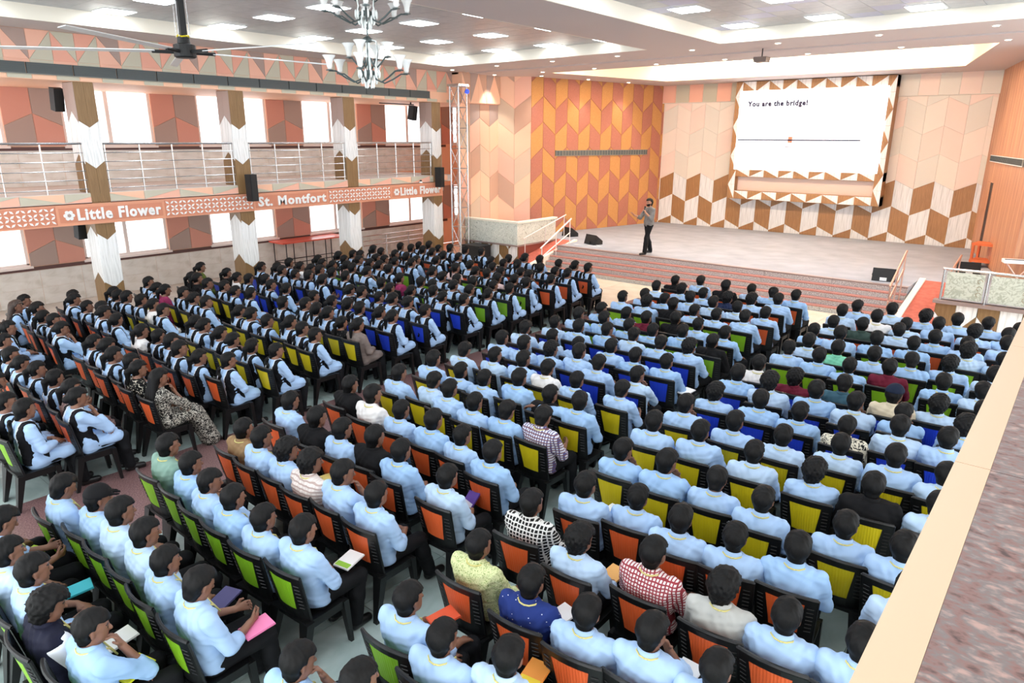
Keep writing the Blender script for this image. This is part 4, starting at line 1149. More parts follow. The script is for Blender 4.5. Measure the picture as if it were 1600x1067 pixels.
    if not P.get('long'):
        for c, hw, r in ((pel, .085, .105), ((pel + waist) / 2, .07, .102)): V.cone(c - np.array([hw, 0, 0]), c + np.array([hw, 0, 0]), r, r, .05)
        legs(V, .012, .022)
        wrinkle(V, .003, seed + 2)
        X, Y, Z = V.grid(); V.keep((.055 - Z) + 0 * X + 0 * Y)
        out['trousers'] = V.mesh('trousers')
    # shoes
    for i in (0, 1):
        N, T_ = A('ank')[i], A('toe')[i]
        V = Vol(np.minimum(N, T_) - np.array([.1, .12, .2]), np.maximum(N, T_) + np.array([.1, .1, .08]), .011)
        hz = min(N[2], .095) if not P.get('crossed') else N[2]
        base = N[2] - .085
        V.cone((N[0], N[1] - .025, base + .045), (T_[0], T_[1], max(T_[2], base + .035)), .046, .040, .02); V.cone((N[0], N[1] - .012, base + .05), (N[0], N[1] - .005, base + .085), .042, .038, .02)
        X, Y, Z = V.grid(); V.keep((base + .004 - Z) + 0 * X + 0 * Y)
        out['shoe%d' % i] = V.mesh('shoe')
    # lanyard
    if P.get('lanyard'):
        nx, ny, nz = neck
        mb = MB()
        pts = [(-.02, .150, -.16), (-.052, .098, -.06), (-.085, .03, -.008), (-.074, -.045, .0), (-.04, -.076, -.004), (0, -.084, -.006), (.04, -.076, -.004), (.074, -.045, .0), (.085, .03, -.008), (.052, .098, -.06), (.02, .150, -.16)]
        mb.tube([(nx + a, ny + b, nz + c + .006) for a, b, c in pts], .0068, 6)
        out['lanyard'] = mb.mesh('lanyard', True)
    if P.get('cap'):
        V = Vol(hc - .22, hc + .24, .011)
        V.cone(T((0, -.026, .040)), T((0, .0, .048)), .106, .106, .01)
        X, Y, Z = np.meshgrid(*V.ax, indexing='ij'); q = np.stack([X - hc[0], Y - hc[1], Z - hc[2]], -1) @ R
        V.keep(.045 - q[..., 2])
        V.cone(T((-.05, .085, .05)), T((-.045, .155, .035)), .014, .010, .02); V.cone(T((.05, .085, .05)), T((.045, .155, .035)), .014, .010, .02); V.cone(T((0, .09, .055)), T((0, .17, .038)), .016, .010, .02)
        out['cap'] = V.mesh('cap')
    if P.get('numbered'):
        V = Vol(lo, hi, .012); S, E = A('sho')[1], A('elb')[1]
        V.cone(S * .9 + E * .1, S * .12 + E * .88, .050 + f + .012 + jk, .044 + f + .010 + jk, .03)
        out['white_sleeve'] = V.mesh('white_sleeve')
    return out

def seat_pose(yaw=0., pitch=0., lean=0., slouch=0., arms='lap', legs='flat', spread=.12, girl=False, **k):
    """seated pose, origin under the head"""
    sw = .165 if girl else .19
    P = dict(girl=girl, head=(0, 0, 1.13), head_rot=(yaw, pitch), neck=(0, -.038 - lean * .02, 1.005), chest=(0, -.055 - lean * .05, .87), waist=(0, -.05 - lean * .02 + slouch * .03, .66), pelvis=(0, -.02 + slouch * .06, .515))
    py = P['pelvis'][1]; cy = P['chest'][1]
    P['sho'] = ((-sw, cy + .005, .945), (sw, cy + .005, .945))
    P['hip'] = ((-.085, py + .02, .505), (.085, py + .02, .505))
    ky = py + .43
    if legs == 'flat': P['kne'] = ((-spread, ky, .515), (spread, ky, .515)); P['ank'] = ((-spread, ky + .02, .085), (spread, ky + .03, .085)); P['toe'] = ((-spread - .02, ky + .17, .035), (spread + .02, ky + .18, .035))
    if legs == 'out': P['kne'] = ((-spread, ky - .01, .52), (spread, ky, .52)); P['ank'] = ((-spread, ky + .20, .085), (spread, ky + .12, .085)); P['toe'] = ((-spread - .02, ky + .34, .05), (spread + .02, ky + .27, .04))
    if legs == 'back': P['kne'] = ((-spread, ky, .51), (spread, ky, .51)); P['ank'] = ((-spread, ky - .12, .085), (spread, ky - .08, .085)); P['toe'] = ((-spread - .01, ky + .02, .035), (spread + .01, ky + .06, .035))
    if legs == 'cross': P['kne'] = ((-.10, ky, .515), (.0, ky + .0, .64)); P['ank'] = ((-.12, ky + .02, .085), (-.14, ky + .22, .34)); P['toe'] = ((-.13, ky + .17, .035), (-.15, ky + .36, .34)); P['crossed'] = True
    e = sw + .055
    if arms == 'lap':
        P['elb'] = ((-e, cy + .09, .685), (e, cy + .09, .685)); P['wri'] = ((-.085, cy + .29, .665), (.085, cy + .30, .675))
        P['hand'] = (((.75, .6, -.25), (0.2, 0, -1), 1, .7), ((-.75, .6, -.25), (-.2, 0, -1), -1, .7))
    if arms == 'fold':
        P['elb'] = ((-e, cy + .13, .70), (e, cy + .13, .70)); P['wri'] = ((.07, cy + .21, .73), (-.06, cy + .235, .755))
        P['hand'] = (((1, -.25, .05), (0, -1, 0), 1, .5), ((-1, -.2, .05), (0, -1, 0), -1, .5))
    if arms == 'chin':
        P['elb'] = ((-e, cy + .10, .685), (.15, cy + .30, .69)); P['wri'] = ((.02, cy + .29, .67), (.07, cy + .19, .93))
        P['hand'] = (((1, .2, -.1), (0, 0, -1), 1, .6), ((-.35, -.25, .9), (-.3, -.9, 0), -1, 1.1))
    if arms == 'book':
        P['elb'] = ((-e, cy + .11, .685), (e, cy + .11, .685)); P['wri'] = ((-.12, cy + .33, .70), (.12, cy + .33, .70))
        P['hand'] = (((.35, .9, .1), (.9, 0, .3), 1, .9), ((-.35, .9, .1), (-.9, 0, .3), -1, .9))
    if arms == 'knees':
        P['elb'] = ((-e, cy + .13, .70), (e, cy + .13, .70)); P['wri'] = ((-spread, cy + .37, .635), (spread, cy + .37, .635))
        P['hand'] = (((0, 1, -.25), (0, 0, -1), 1, .5), ((0, 1, -.25), (0, 0, -1), -1, .5))
    if arms == 'over':
        P['elb'] = ((-.46, cy - .01, .93), (e, cy + .10, .69)); P['wri'] = ((-.68, cy + .0, .93), (.09, cy + .30, .68))
        P['hand'] = (((-1, .1, -.3), (0, 0, -1), 1, .6), ((-.75, .6, -.25), (-.2, 0, -1), -1, .7)); P['lo'] = (-.9, -.34, -.012)
    P.update(k)
    return P

BV = {
 'b0': seat_pose(-.10, -.05, arms='lap', seed=1, lanyard=True), 'b1': seat_pose(-.05, -.04, arms='lap', legs='out', seed=2, lanyard=True), 'b2': seat_pose(-.15, -.10, arms='fold', legs='back', slouch=.6, seed=3, lanyard=True),
 'b3': seat_pose(-.35, -.15, arms='chin', seed=4, lanyard=True), 'b4': seat_pose(.05, -.42, arms='book', seed=5, lanyard=True), 'b5': seat_pose(-.38, -.05, arms='knees', legs='flat', spread=.17, seed=6, hair='curly', lanyard=True),
 'b6': seat_pose(-.22, 0.0, arms='knees', legs='flat', spread=.20, seed=7, slouch=1.0, lanyard=True),
 'over': seat_pose(.20, -.05, arms='over', legs='cross', seed=8, lanyard=True), 'cap': seat_pose(-.30, -.08, arms='fold', seed=9, cap=True, lanyard=True),
 'jk': seat_pose(-.15, -.10, arms='lap', seed=10, bulky=.012, sleeve=.95), 'vs': seat_pose(-.20, -.25, arms='fold', seed=12, bulky=.012, sleeve=.95, hair='curly', numbered=True, lanyard=True),
}
GV = {
 'g0': seat_pose(.05, -.04, arms='lap', girl=True, seed=21, hair='braid', sleeve=.6, spread=.08), 'g1': seat_pose(-.20, -.06, arms='lap', girl=True, seed=22, hair='pony', legs='out', sleeve=.6, spread=.09),
 'g2': seat_pose(-.35, -.02, arms='fold', girl=True, seed=23, hair='braid', legs='back', sleeve=.6, spread=.08), 'g3': seat_pose(-.10, -.20, arms='chin', girl=True, seed=24, hair='bun', sleeve=.6, spread=.08),
 'g4': seat_pose(.25, -.10, arms='book', girl=True, seed=25, hair='pony', sleeve=.6, spread=.08), 'lh': seat_pose(-.25, -.05, arms='lap', girl=True, seed=26, hair='loose', sleeve=.6, spread=.08),
 'plain': seat_pose(-.15, -.06, arms='lap', girl=True, seed=27, hair='pony', sleeve=.7, spread=.08, sash=False), 'sa': seat_pose(-.25, -.15, arms='chin', girl=True, seed=28, hair='loose', sleeve=.3, spread=.10, sash=False, long=True, legs='out'),
}
MESH = {n: build_person(n, p) for n, p in {**BV, **GV}.items()}

PARTS = (('hair', 'hair', 'hair'), ('shirt', 'shirt', None), ('collar', 'collar', None), ('sash', 'sash', 'sash'), ('piping', 'piping', 'piping'), ('trousers', 'trousers', 'trousers'), ('shoe0', 'shoe', 'shoe'), ('shoe1', 'shoe', 'shoe'),
         ('lanyard', 'lanyard', 'lanyard'), ('cap', 'cap', None), ('white_sleeve', 'sleeve', 'piping'))
M['cap_k'] = cloth_mat('black_cap', (22, 22, 24), .8, 4); M['cap_n'] = cloth_mat('navy_cap', (24, 34, 54), .8, 4)
num2 = fit_text('2', .055, .085, 'number', extrude=.003, offset=.006); num2.materials.append(mat('number_blue', (40, 120, 170), .7))
def person(variant, typ, loc, rz, scale, label, group):
    ms = MESH[variant]
    o = bpy.data.objects.new('person', ms['body']); COL.objects.link(o)
    o.location = loc; o.rotation_euler = (0, 0, rz); o.scale = (scale,) * 3
    tag(o, label, 'person', group)
    for key, nm, mk in PARTS:
        me = ms.get(key)
        if me is None: continue
        if key == 'lanyard' and typ not in ('b', 'b2', 'b3', 'gg', 'kh', 'st', 'pl', 'rc', 'gy', 'gp', 'wt', 'vs', 'capk', 'np'): continue
        m = M[mk] if mk else None
        if key in ('shirt', 'collar'): m = SH[typ]
        if key == 'cap': m = M['cap_k'] if typ == 'capk' else M['cap_n']
        if key == 'hair' and typ == 'lh': m = M['hair_brown']
        if not me.materials: me.materials.append(m)
        c = bpy.data.objects.new(nm, me); COL.objects.link(c); c.parent = o
        if c.material_slots[0].material is not m:
            c.material_slots[0].link = 'OBJECT'; c.material_slots[0].material = m
    if typ == 'vs':
        t = bpy.data.objects.new('number', num2); COL.objects.link(t); t.parent = o
        t.matrix_local = Matrix.Translation((.292, -.01, .80)) @ Matrix.Rotation(-.25, 4, 'Y') @ RX
    return o

# ------------------------------------------------------------------ chair prototype
PANEL = {'o': mat('orange_panel', (226, 98, 48), .45), 'n': mat('green_panel', (132, 186, 34), .45), 'u': mat('blue_panel', (34, 66, 205), .45), 'y': mat('yellow_panel', (216, 196, 24), .45)}
for m in PANEL.values():
    nt, nd, lk, b = _nodes(m)
    tc = nd.new('ShaderNodeTexCoord'); wv = nd.new('ShaderNodeTexWave'); wv.bands_direction = 'X'; wv.inputs['Scale'].default_value = 14; bp = nd.new('ShaderNodeBump'); bp.inputs['Strength'].default_value = .5; bp.inputs['Distance'].default_value = .004
    lk.new(tc.outputs['Object'], wv.inputs[0]); lk.new(wv.outputs['Fac'], bp.inputs['Height']); lk.new(bp.outputs[0], b.inputs['Normal'])
M['chair'] = mat('chair_black', (11, 12, 13), .42)
def back_pt(s, t, off=0.0):
    w = .20 + .022 * t
    x = s * w
    y = -.165 - .095 * t + .045 * s * s + off
    z = .43 + .46 * t - .012 * s * s * t
    return (x, y, z)
def sheet(sv, tv, th, skip, off=0.0, hole=None):
    v, f = [], []
    nS, nT = len(sv), len(tv)
    idx = {}
    for side in (0, 1):
        for j, t in enumerate(tv):
            for i, s in enumerate(sv):
                ss = s if hole is None else s * hole(t, s)
                idx[(side, i, j)] = len(v); v.append(back_pt(ss, t, off - th * side))
    solid = lambda i, j: 0 <= i < nS - 1 and 0 <= j < nT - 1 and not skip(i, j)
    for j in range(nT - 1):
        for i in range(nS - 1):
            if not solid(i, j): continue
            a = [idx[(0, i, j)], idx[(0, i + 1, j)], idx[(0, i + 1, j + 1)], idx[(0, i, j + 1)]]; b = [idx[(1, i, j)], idx[(1, i + 1, j)], idx[(1, i + 1, j + 1)], idx[(1, i, j + 1)]]
            f.append(tuple(reversed(a))); f.append(tuple(b))
            for (di, dj), (p, q) in (((0, -1), (0, 1)), ((1, 0), (1, 2)), ((0, 1), (2, 3)), ((-1, 0), (3, 0))):
                if not solid(i + di, j + dj): f.append((a[p], a[q], b[q], b[p]))
    return v, f
# frame: grid with an opening; the opening narrows downwards
SV = [-1, -.82, -.64, -.32, 0, .32, .64, .82, 1]; TV = [0, .12, .22, .38, .55, .72, .87, .94, 1.0]
taper = lambda t, s: (.80 + .20 * min(1, max(0, (t - .27) / .58))) if abs(s) < .7 else 1.0
v, f = sheet(SV, TV, .022, lambda i, j: 2 <= i <= 5 and 2 <= j <= 5, 0, taper)
fb = MB().add(v, f)
fb.tube([back_pt(s, 1.0, -.011) for s in SV], .016, 6)
for s in (-1, 1): fb.tube([back_pt(s, t, -.011) for t in TV], .014, 6)
for k in range(7):
    for s in (-1, 1):
        a, b = back_pt(s * .72, .30 + .085 * k, -.026), back_pt(s * .93, .30 + .085 * k, -.026); fb.tube([a, b], .004, 4)
me_frame = fb.mesh('back_frame')
v, f = sheet([-.66, -.33, 0, .33, .66], [.21, .38, .55, .72, .88], .012, lambda i, j: False, -.006, lambda t, s: .80 + .20 * min(1, max(0, (t - .27) / .58)))
pb = MB().add(v, f)
for s in (-.4, 0, .4):
    p = back_pt(s, .87, -.012); pb.box((p[0] - .012, p[1] - .007, p[2] - .01), (p[0] + .012, p[1] + .004, p[2] + .016))
me_panel = pb.mesh('back_panel')
def seat_mesh():
    v, f = [], []
    n = 8
    xs = np.linspace(-.22, .22, n); ys = np.linspace(-.20, .25, n)
    for z_off in (0, -.03):
        for y in ys:
            for x in xs:
                k = 1 - .10 * max(0, (abs(y - .025) / .225)) ** 4
                v.append((x * k, y, .44 - .014 * (1 - (x / .22) ** 2) * (1 - ((y - .02) / .24) ** 2) - (.02 if y > .22 else 0) + z_off))
    N = n * n
    for j in range(n - 1):
        for i in range(n - 1):
            a = j * n + i; f.append((a, a + 1, a + n + 1, a + n)); f.append((N + a + n, N + a + n + 1, N + a + 1, N + a))
    ring = [i for i in range(n)] + [j * n + n - 1 for j in range(1, n)] + [N - 1 - i for i in range(1, n)] + [(n - 1 - j) * n for j in range(1, n - 1)]
    for a, b in zip(ring, ring[1:] + ring[:1]): f.append((b, a, N + a, N + b))
    m = MB().add(v, f)
    m.hexa([(-.19, .225, .36), (.19, .225, .36), (.19, .245, .36), (-.19, .245, .36)], [(-.205, .225, .415), (.205, .225, .415), (.205, .25, .415), (-.205, .25, .415)])
    for s in (-1, 1): m.hexa([(s * .20 - .01, -.17, .36), (s * .20 + .01, -.17, .36), (s * .20 + .01, .22, .36), (s * .20 - .01, .22, .36)], [(s * .20 - .01, -.19, .415), (s * .20 + .01, -.19, .415), (s * .20 + .01, .24, .415), (s * .20 - .01, .24, .415)])
    return m.mesh('seat')
me_seat = seat_mesh()
def leg_mesh(sx, front):
    if front: top, bot = (sx * .19, .215), (sx * .205, .255)
    else: top, bot = (sx * .185, -.165), (sx * .215, -.265)
    m = MB()
    wt, wb = (.035, .02) if front else (.05, .024)
    q = lambda c, w, z: [(c[0] - w, c[1] - w * .8, z), (c[0] + w, c[1] - w * .8, z), (c[0] + w, c[1] + w * .8, z), (c[0] - w, c[1] + w * .8, z)]
    m.hexa(q(bot, wb, 0), q(((top[0] + bot[0]) / 2, (top[1] + bot[1]) / 2), (wt + wb) / 2, .21)); m.hexa(q(((top[0] + bot[0]) / 2, (top[1] + bot[1]) / 2), (wt + wb) / 2, .21), q(top, wt, .43))
    return m.mesh('leg')
legs_me = [leg_mesh(s, fr) for s in (-1, 1) for fr in (0, 1)]
for me in [me_frame, me_seat] + legs_me: me.materials.append(M['chair'])
me_panel.materials.append(PANEL['o'])
CN = {'o': 'orange', 'n': 'green', 'u': 'blue', 'y': 'yellow'}
def chair(colr, loc, rz, label, group):
    e = empty('plastic_chair', loc, rz); tag(e, label, 'chair', group); e.scale = (1.06, 1.0, 1.03)
    obj('seat', me_seat, None, e); bf = obj('back_frame', me_frame, None, e)
    p = obj('back_panel', me_panel, None, bf)
    if colr != 'o': p.material_slots[0].link = 'OBJECT'; p.material_slots[0].material = PANEL[colr]
    for me in legs_me: obj('leg', me, None, e)
    return e

SEATING = [
    ([-15.92, -15.48, -14.97, -14.46, -13.98, -13.4], [
        (14.73, "11,-3,g 5,-4,g 9,-10,g -2,-7,g -8,10,g -2,15,g"),
        (13.94, "-2,8,g 2,7,g 0,9,g 17,-11,g 10,-14,g -11,0,g"),
        (13.01, "-28,7,g -13,-3,g -5,-1,g -6,-4,g 4,-16,g -29,15,g"),
        (12.21, "3,-5,g -1,-8,g -18,13,g -10,1,g -12,-2,g -9,2,g"),
        (11.56, "1,21,g 0,0,g 9,5,g 5,4,g 8,-7,g 3,-23,g"),
        (10.86, "0,28,g 0,0,g -1,0,g -22,10,pk -7,-12,g 3,-25,g"),
        (10.07, "9,6,g 0,4,wt 16,2,g 5,-8,g -4,-2,g 4,-13,g"),
        (9.48, "-15,-3,g -35,18,g -11,-7,g -23,-1,g -9,-2,g -10,-4,g"),
        (8.40, "-34,10,jk 24,-6,wt 21,-3,g 3,11,g 24,-8,g 2,0,g"),
        (7.54, "-31,9,jk -17,0,jk 23,-12,g -12,2,g 0,0,g 3,1,g"),
        (6.56, "-26,8,g 9,-5,g 24,-8,mag -19,9,g 22,-1,g 37,-5,g"),
        (5.72, "16,6,g 70,-4,g 4,-5,g 9,2,g 7,5,wt 18,-6,g"),
        (4.92, "-2,13,g 9,-4,g 19,-2,g 15,7,g 10,-7,g 10,-8,g"),
        (4.07, "-24,15,g 2,-15,lh -18,7,g 1,-3,g -8,0,g 13,-13,g"),
        (3.09, "- - 0,0,g 0,0,g 9,105,g 20,0,g"),
    ]),
    ([-12.12, -11.58, -11.1, -10.59, -10.08, -9.57], [
        (14.71, "-6,-9,g -10,4,g -21,10,g -3,11,g 11,-4,g 2,-13,g"),
        (13.87, "-18,13,g -18,2,g -17,0,g 21,0,g 0,0,g -3,-12,g"),
        (13.00, "0,0,g 19,83,g 1,0,g -23,87,g -17,-2,g 5,1,g"),
        (12.41, "17,-2,pk -10,22,g 0,14,g 0,-9,pk -7,-2,jk -8,-21,g"),
        (11.53, "-8,21,g 64,-10,g -13,-9,b 14,-11,g -15,8,g 0,0,g"),
        (10.78, "-8,-11,mag 4,-5,g 16,-13,g -12,7,g -21,10,g -6,11,g"),
        (10.02, "3,0,g 9,-19,g -14,3,g 1,16,g 12,-8,g -13,9,g"),
        (9.06, "6,7,g -3,2,g -6,10,g 1,0,g -8,-1,g 8,-16,g"),
        (8.20, "-3,6,g 8,3,g 16,0,g 19,-7,g 0,4,g 3,-7,g"),
        (7.48, "19,-4,g 10,17,g -6,9,g -6,2,g 8,-12,bp -3,-12,gb"),
        (6.59, "-7,3,g -10,-3,g 13,-6,g -18,11,g 1,0,g -10,-7,g"),
        (5.58, "13,8,g 2,0,g 27,-2,g 23,-9,g 18,-5,g 22,6,g"),
        (4.76, "7,0,wt -8,7,g 14,-1,g 33,-13,g 13,-6,g -1,15,g"),
        (3.90, "7,10,g 12,8,g 28,-3,g 9,3,g 5,-7,bw 18,-6,sa"),
        (2.89, "0,0,g -24,-1,g -11,-1,g 3,6,g 15,5,pr 30,-10,g"),
        (2.23, "- - 25,68,g 0,0,g 16,-2,g 39,3,g"),
    ]),
    ([-7.16, -6.57, -6.06, -5.55, -5.04, -4.53], [
        (14.92, "-10,-6,jk -26,17,b 12,-21,jk 1,14,b 9,-6,b 2,0,b"),
        (13.96, "-8,-7,b -13,10,b -4,-10,b 2,-14,nv 5,-2,b -17,19,b"),
        (13.06, "13,-6,b 8,-11,b -6,11,b 5,1,b -4,9,b 9,-6,b"),
        (12.33, "-6,7,b -3,-2,b 3,1,jk -2,0,b -8,-4,b -5,1,b"),
        (11.25, "13,4,b 13,2,b 9,-5,mr 2,21,jk -9,17,b 5,-3,b"),
        (10.50, "14,-5,b 6,6,b 11,-6,b 9,-2,b -8,38,b 12,5,jk"),
        (9.95, "3,-7,b 12,-15,b -14,17,b -3,12,b 9,-7,b -7,2,b"),
        (9.08, "-4,2,b -5,3,b 5,-13,b 4,11,b 4,-2,b 4,2,b"),
        (8.37, "6,0,b -2,-4,b -7,6,b -15,15,b -25,-4,b 3,-14,b"),
        (7.61, "2,-10,b -7,5,b 2,7,b -14,4,wt -1,-6,b 14,3,b"),
        (6.86, "4,-4,b 5,-7,b 1,-8,b -11,12,b 8,-3,jk 0,-4,b"),
        (6.08, "7,4,b 7,17,b -4,1,b 1,-8,b 0,-5,b -2,3,pl"),
        (5.24, "-9,15,jk -6,3,wt 0,0,b 13,-5,b 4,-6,b 14,-25,b"),
        (4.41, "-22,11,b 17,-5,jk 3,-4,b -18,4,jk -21,1,b 14,-6,b"),
        (3.67, "21,4,kh -2,-1,b 5,0,b -14,-3,st -12,1,b -10,-1,b"),
        (2.84, "4,6,gg -2,4,b 0,-3,b -8,-5,b -5,-6,b -7,1,b"),
        (1.95, "14,-9,b 8,3,capk -1,4,b 4,4,b -14,-1,b -3,-2,b"),
        (1.21, "0,0,b -7,7,b -23,-2,b -12,0,b -18,-6,vs -28,4,b"),
    ]),
    ([-3.33, -2.78, -2.19, -1.68, -1.17, -0.63], [
        (14.66, "12,-17,b 16,8,b 19,1,b 22,-4,b 14,11,b 0,0,b"),
        (14.01, "-2,11,b 8,-12,wt 2,-17,b -9,13,b 1,-3,b -8,9,b"),
        (13.17, "7,1,b 1,1,dg 0,1,b 8,-9,b -2,-21,b -3,21,b"),
        (12.40, "3,-4,b -17,-21,b -21,-7,b -19,14,b 12,15,b -1,4,b"),
        (11.45, "17,2,b 9,-11,mt 3,-9,b 6,-5,b -7,23,b 0,0,b"),
        (10.74, "2,28,b -2,4,b -14,-9,b -25,11,mr 23,-9,b -76,-21,b"),
        (9.64, "-5,22,wt 1,-6,mr 4,-2,tl 16,-27,cap 19,1,b 4,9,b"),
        (9.08, "-9,8,b -14,-6,b -21,9,b -21,2,b -14,1,b -3,-8,b"),
        (8.39, "-5,-5,b -1,-5,b -10,-8,b -5,-19,pt -7,16,b -13,15,b"),
        (7.54, "-13,8,b 2,-11,b 0,-12,b 4,9,b 7,6,b 0,0,b"),
        (6.82, "-15,2,b -17,10,b -9,-2,b 2,-3,b 5,-5,jk 5,0,b"),
        (5.97, "-5,1,b -7,-3,b -15,2,b -21,-9,b 25,-7,b -38,-65,b"),
        (5.17, "10,-14,b 1,5,b -2,-12,b -15,-6,b -19,6,b 11,8,b"),
        (4.38, "-9,7,bk 2,-13,b 2,3,rc 10,2,gy 5,-1,b 0,0,b"),
        (3.59, "-3,8,gp 6,-4,np 8,-6,b -14,2,b -14,0,b -"),
        (2.79, "6,4,b -4,-8,b -22,5,b - - -"),
        (2.02, "3,-6,b -20,6,b - - - -"),
    ]),
]
# ------------------------------------------------------------------ audience
BAND = ['o', 'n', 'u', 'y', 'o', 'n']; BANDN = ['front orange', 'front green', 'blue', 'yellow', 'rear orange', 'rear green']
BLK = ['leftmost', 'centre-left', 'centre-right', 'rightmost']
SPECIAL = {(2, 10, 5): 'over'}
def seat_label(s, r, b): return '%s from left, %s %s row, %s block' % (ORD[s], ORD[r % 3], BANDN[r // 3], BLK[b])
YC = {}
for b, (sx, rows) in enumerate(SEATING):
    for s in range(6):
        ys = []
        for ry, line in rows:
            e = line.split()[s]
            ys.append(ry if e == '-' else ry + max(-.25, min(.25, int(e.split(',')[1]) / 100)) * .7 - .02)
        for _ in range(20):                                   # keep rows far enough apart for knees
            for r in range(len(ys) - 1):
                g = .66 - (ys[r] - ys[r + 1])
                if g > 0: ys[r] += g / 2; ys[r + 1] -= g / 2
        for r, v in enumerate(ys): YC[b, r, s] = v
for b, (sx, rows) in enumerate(SEATING):
    for r, (ry, line) in enumerate(rows):
        colr = BAND[r // 3]
        ents = line.split()
        xs = [sx[s] + (max(-.16, min(.16, int(e.split(',')[0]) / 100)) if e != '-' else 0) for s, e in enumerate(ents)]
        for _ in range(12):                                   # keep neighbours a chair's width apart
            for s in range(5):
                g = .465 - (xs[s + 1] - xs[s])
                if g > 0: xs[s] -= g / 2; xs[s + 1] += g / 2
        for s, ent in enumerate(ents):
            if ent == '-': continue
            dx, dy, typ = ent.split(','); dx = int(dx) / 100; dy = int(dy) / 100
            x = xs[s]; y = ry + max(-.25, min(.25, dy))
            rz = random.uniform(-.06, .06) + (.10 if b == 3 else 0.0) - (.10 if b == 0 else 0)
            where = seat_label(s, r, b)
            yc = YC[b, r, s]
            chair(colr, (x, yc + .005, 0), rz * .6 + random.uniform(-.03, .03), 'black chair with %s back panel, %s' % (CN[colr], where), 'black chairs with %s panels' % CN[colr])
            girl = b < 2 and typ != 'b'
            if girl:
                v = random.choice(['g0', 'g0', 'g1', 'g2', 'g3', 'g4', 'g1', 'g2'])
                if typ == 'lh': v = 'lh'
                elif typ == 'sa': v = 'sa'
                elif typ != 'g': v = 'plain'
            else:
                v = random.choice(['b0', 'b0', 'b1', 'b2', 'b3', 'b4', 'b5', 'b6', 'b1', 'b6'])
                if typ == 'jk': v = 'jk'
                elif typ in ('cap', 'capk'): v = 'cap'
                elif typ == 'vs': v = 'vs'
            v = SPECIAL.get((b, r, s), v)
            mt = typ
            if typ == 'b': mt = random.choice(['b', 'b', 'b2', 'b3'])
            sc = random.uniform(.965, 1.03)
            yp = yc + max(-.02, min(.10, y - yc))
            person(v, mt, (x, yp, 0), rz, sc, 'person in %s, %s' % (CLOTH[typ], where), 'seated students in pale blue tunics' if typ == 'g' else 'seated students in light blue shirts' if typ == 'b' else 'seated people in other clothes')
for nm in ('extra',):
    chair('n', (-17.0, 8.35, 0), -.1, 'black chair with green back panel, outside the blocks near the second column', 'black chairs with green panels')
    person('plain', 'olv', (-17.0, 8.32, 0), -.1, 1.02, 'seated person in olive green top apart from the blocks near the second column', 'seated people in other clothes')
    chair('o', (-16.75, 3.6, 0), .05, 'black chair with orange back panel at the far left edge of the picture', 'black chairs with orange panels')
    person('plain', 'wt', (-16.75, 3.6, 0), .05, 1.0, 'seated person in white at the far left edge of the picture', 'seated people in other clothes')
# ------------------------------------------------------------------ speaker on the stage
SPK = dict(head=(0, .02, 1.62), head_rot=(0.05, -.02), neck=(0, -.01, 1.47), chest=(0, -.02, 1.32), waist=(0, 0, 1.10), pelvis=(0, .0, .96), seed=31, skin=M['skin2'],
  sho=((-.20, -.01, 1.41), (.20, -.01, 1.41)), elb=((-.27, .07, 1.13), (.27, .16, 1.13)), wri=((-.10, .20, 1.32), (.25, .40, 1.22)),
  hand=(((.35, .25, .8), (.6, .4, .2), 1, 1.3), ((.05, .75, .65), (-.3, .6, -.5), -1, .25)),
  hip=((-.09, 0, .93), (.09, 0, .93)), kne=((-.12, .14, .52), (.12, -.06, .51)), ank=((-.15, .19, .09), (.15, -.20, .09)), toe=((-.18, .36, .035), (.20, -.04, .035)),
  lo=(-.5, -.35, -.012), hi=(.55, .62, 1.86), hem=.80, tro_top=1.06, sleeve=.3, hair='short')
MESH['speaker'] = build_person('speaker', SPK, .009)
# beard
_hc = np.array(SPK['head'], np.float32); _R = rotm(*SPK['head_rot'])
V = Vol(_hc - .2, _hc + .2, .009)
head_prims(V, _hc, _R, np.array(SPK['neck'], np.float32), 1.0, .007)
X, Y, Z = np.meshgrid(*V.ax, indexing='ij'); q = np.stack([X - _hc[0], Y - _hc[1], Z - _hc[2]], -1) @ _R
V.keep(np.maximum(q[..., 2] + .034 - .1 * np.abs(q[..., 0]), np.maximum(-.115 - q[..., 2], .005 - q[..., 1])))
V.cone(_hc + _R @ np.array((-.014, .092, -.053), np.float32), _hc + _R @ np.array((.014, .092, -.053), np.float32), .013, .013, .003, True)
beard = V.mesh('beard')
spk = person('speaker', 'spk', (-10.75, 19.84, .758), math.radians(150), 1.0, 'standing person in grey rolled sleeve shirt speaking into a microphone on stage', 'speaker on stage')
del spk['group']
obj('beard', beard, M['hair'], spk)
mic = empty('microphone', (0, 0, 0)); tag(mic, 'black handheld microphone held by the person on stage', 'microphone')
mw = spk.matrix_basis @ Vector((-.065, .235, 1.40)); mic.location = mw
dirv = (spk.matrix_basis.to_3x3() @ Vector((.04, -.07, .16)))
MB().tube([tuple(-dirv * .6), tuple(dirv * .45)], [.011, .016], 10).build('handle', M['black_pl'], mic)
MB().tube([tuple(dirv * .45), tuple(dirv * .52), tuple(dirv * .68), tuple(dirv * .74)], [.018, .026, .026, .012], 10).build('grille_head', M['black_box'], mic)

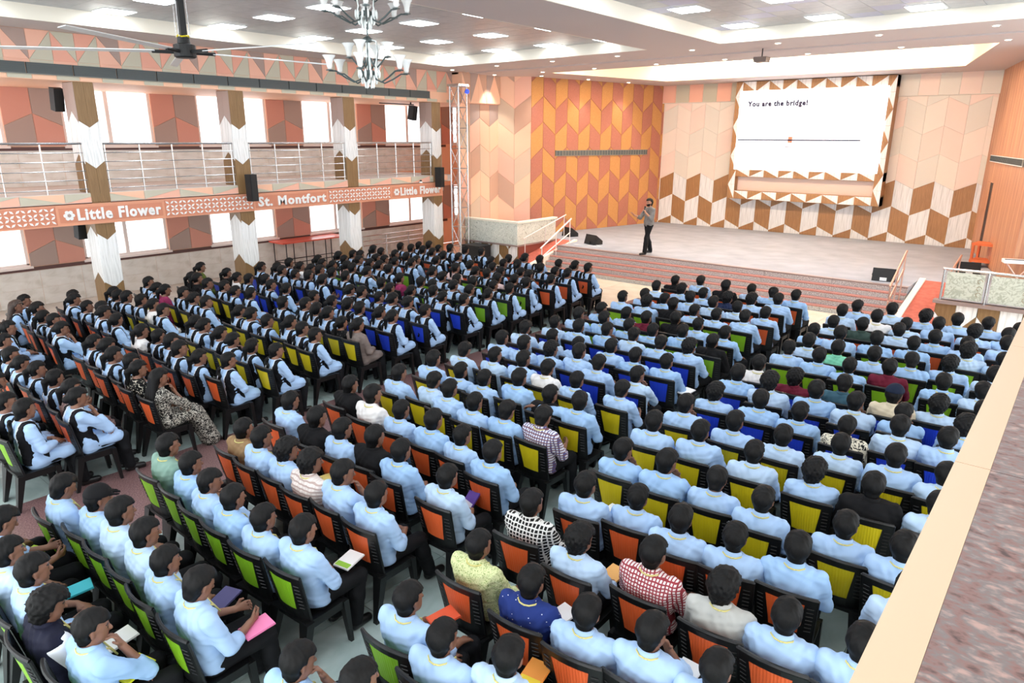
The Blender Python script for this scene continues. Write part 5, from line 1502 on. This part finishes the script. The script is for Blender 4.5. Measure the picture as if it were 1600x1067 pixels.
# ------------------------------------------------------------------ notebooks and papers on laps
BOOKS = [(-4.56, 3.25, (240, 238, 236), 'open white notebook with green edge on a lap', (150, 200, 60)), (-6.01, 4.06, (238, 222, 130), 'yellow notebook on a lap in a rear orange row', None), (-3.36, 3.24, (222, 84, 46), 'orange notebook held near the front of the rear green rows', None),
 (-4.66, 1.44, (222, 222, 40), 'bright yellow notebook under clasped hands at bottom left', None), (-5.06, 1.50, (236, 236, 232), 'white notepad on a lap at bottom left', None), (-6.83, 1.45, (176, 212, 50), 'lime green notebook at the left edge', None),
 (-5.96, 1.53, (60, 186, 200), 'turquoise notebook on a lap at the left', None), (-4.39, 2.24, (240, 132, 180), 'pink notebook on a lap at bottom left', None), (-2.63, 4.58, (232, 172, 96), 'tan notebook on a lap beside orange chairs', None),
 (-2.07, 4.60, (240, 150, 150), 'pink notebook beside the red checked shirt', None), (-2.66, 3.86, (238, 238, 240), 'open white book beside the navy printed shirt', None), (-1.62, 3.92, (226, 232, 236), 'glossy magazine on a lap at bottom centre', (90, 170, 220)),
 (-2.44, 3.23, (236, 150, 60), 'orange picture magazine at bottom centre', (250, 220, 60)), (-3.20, 5.48, (228, 232, 226), 'folded white paper held between yellow and orange rows', None), (-4.19, 9.20, (240, 240, 238), 'white paper on a lap beside the blue chairs', None),
 (-4.48, 4.79, (92, 60, 150), 'purple booklet held up in front of orange chairs', (230, 225, 235)), (-4.91, 2.26, (70, 66, 110), 'dark purple booklet on a lap', None)]
for i, (bx_, by_, c, lab, c2) in enumerate(BOOKS):
    p = (bx_, by_, .665)
    e = empty('notebook', p, random.uniform(-.4, .4)); tag(e, lab, 'notebook')
    up = 'held up' in lab
    e.rotation_euler = (.9 if up else .12, 0, e.rotation_euler.z)
    MB().box((-.085, -.115, 0), (.085, .115, .010)).build('cover', mat('cover_%d' % i, c, .6), e)
    MB().box((-.082, -.112, .010), (.083, .112, .016)).build('pages' if not up else 'print', mat('pages_%d' % i, tuple(min(255, k + 8) for k in c), .7), e)
    if c2: MB().box((-.075, -.105, .016), (.075, -.05, .018)).build('printed_band', mat('print_%d' % i, c2, .6), e)
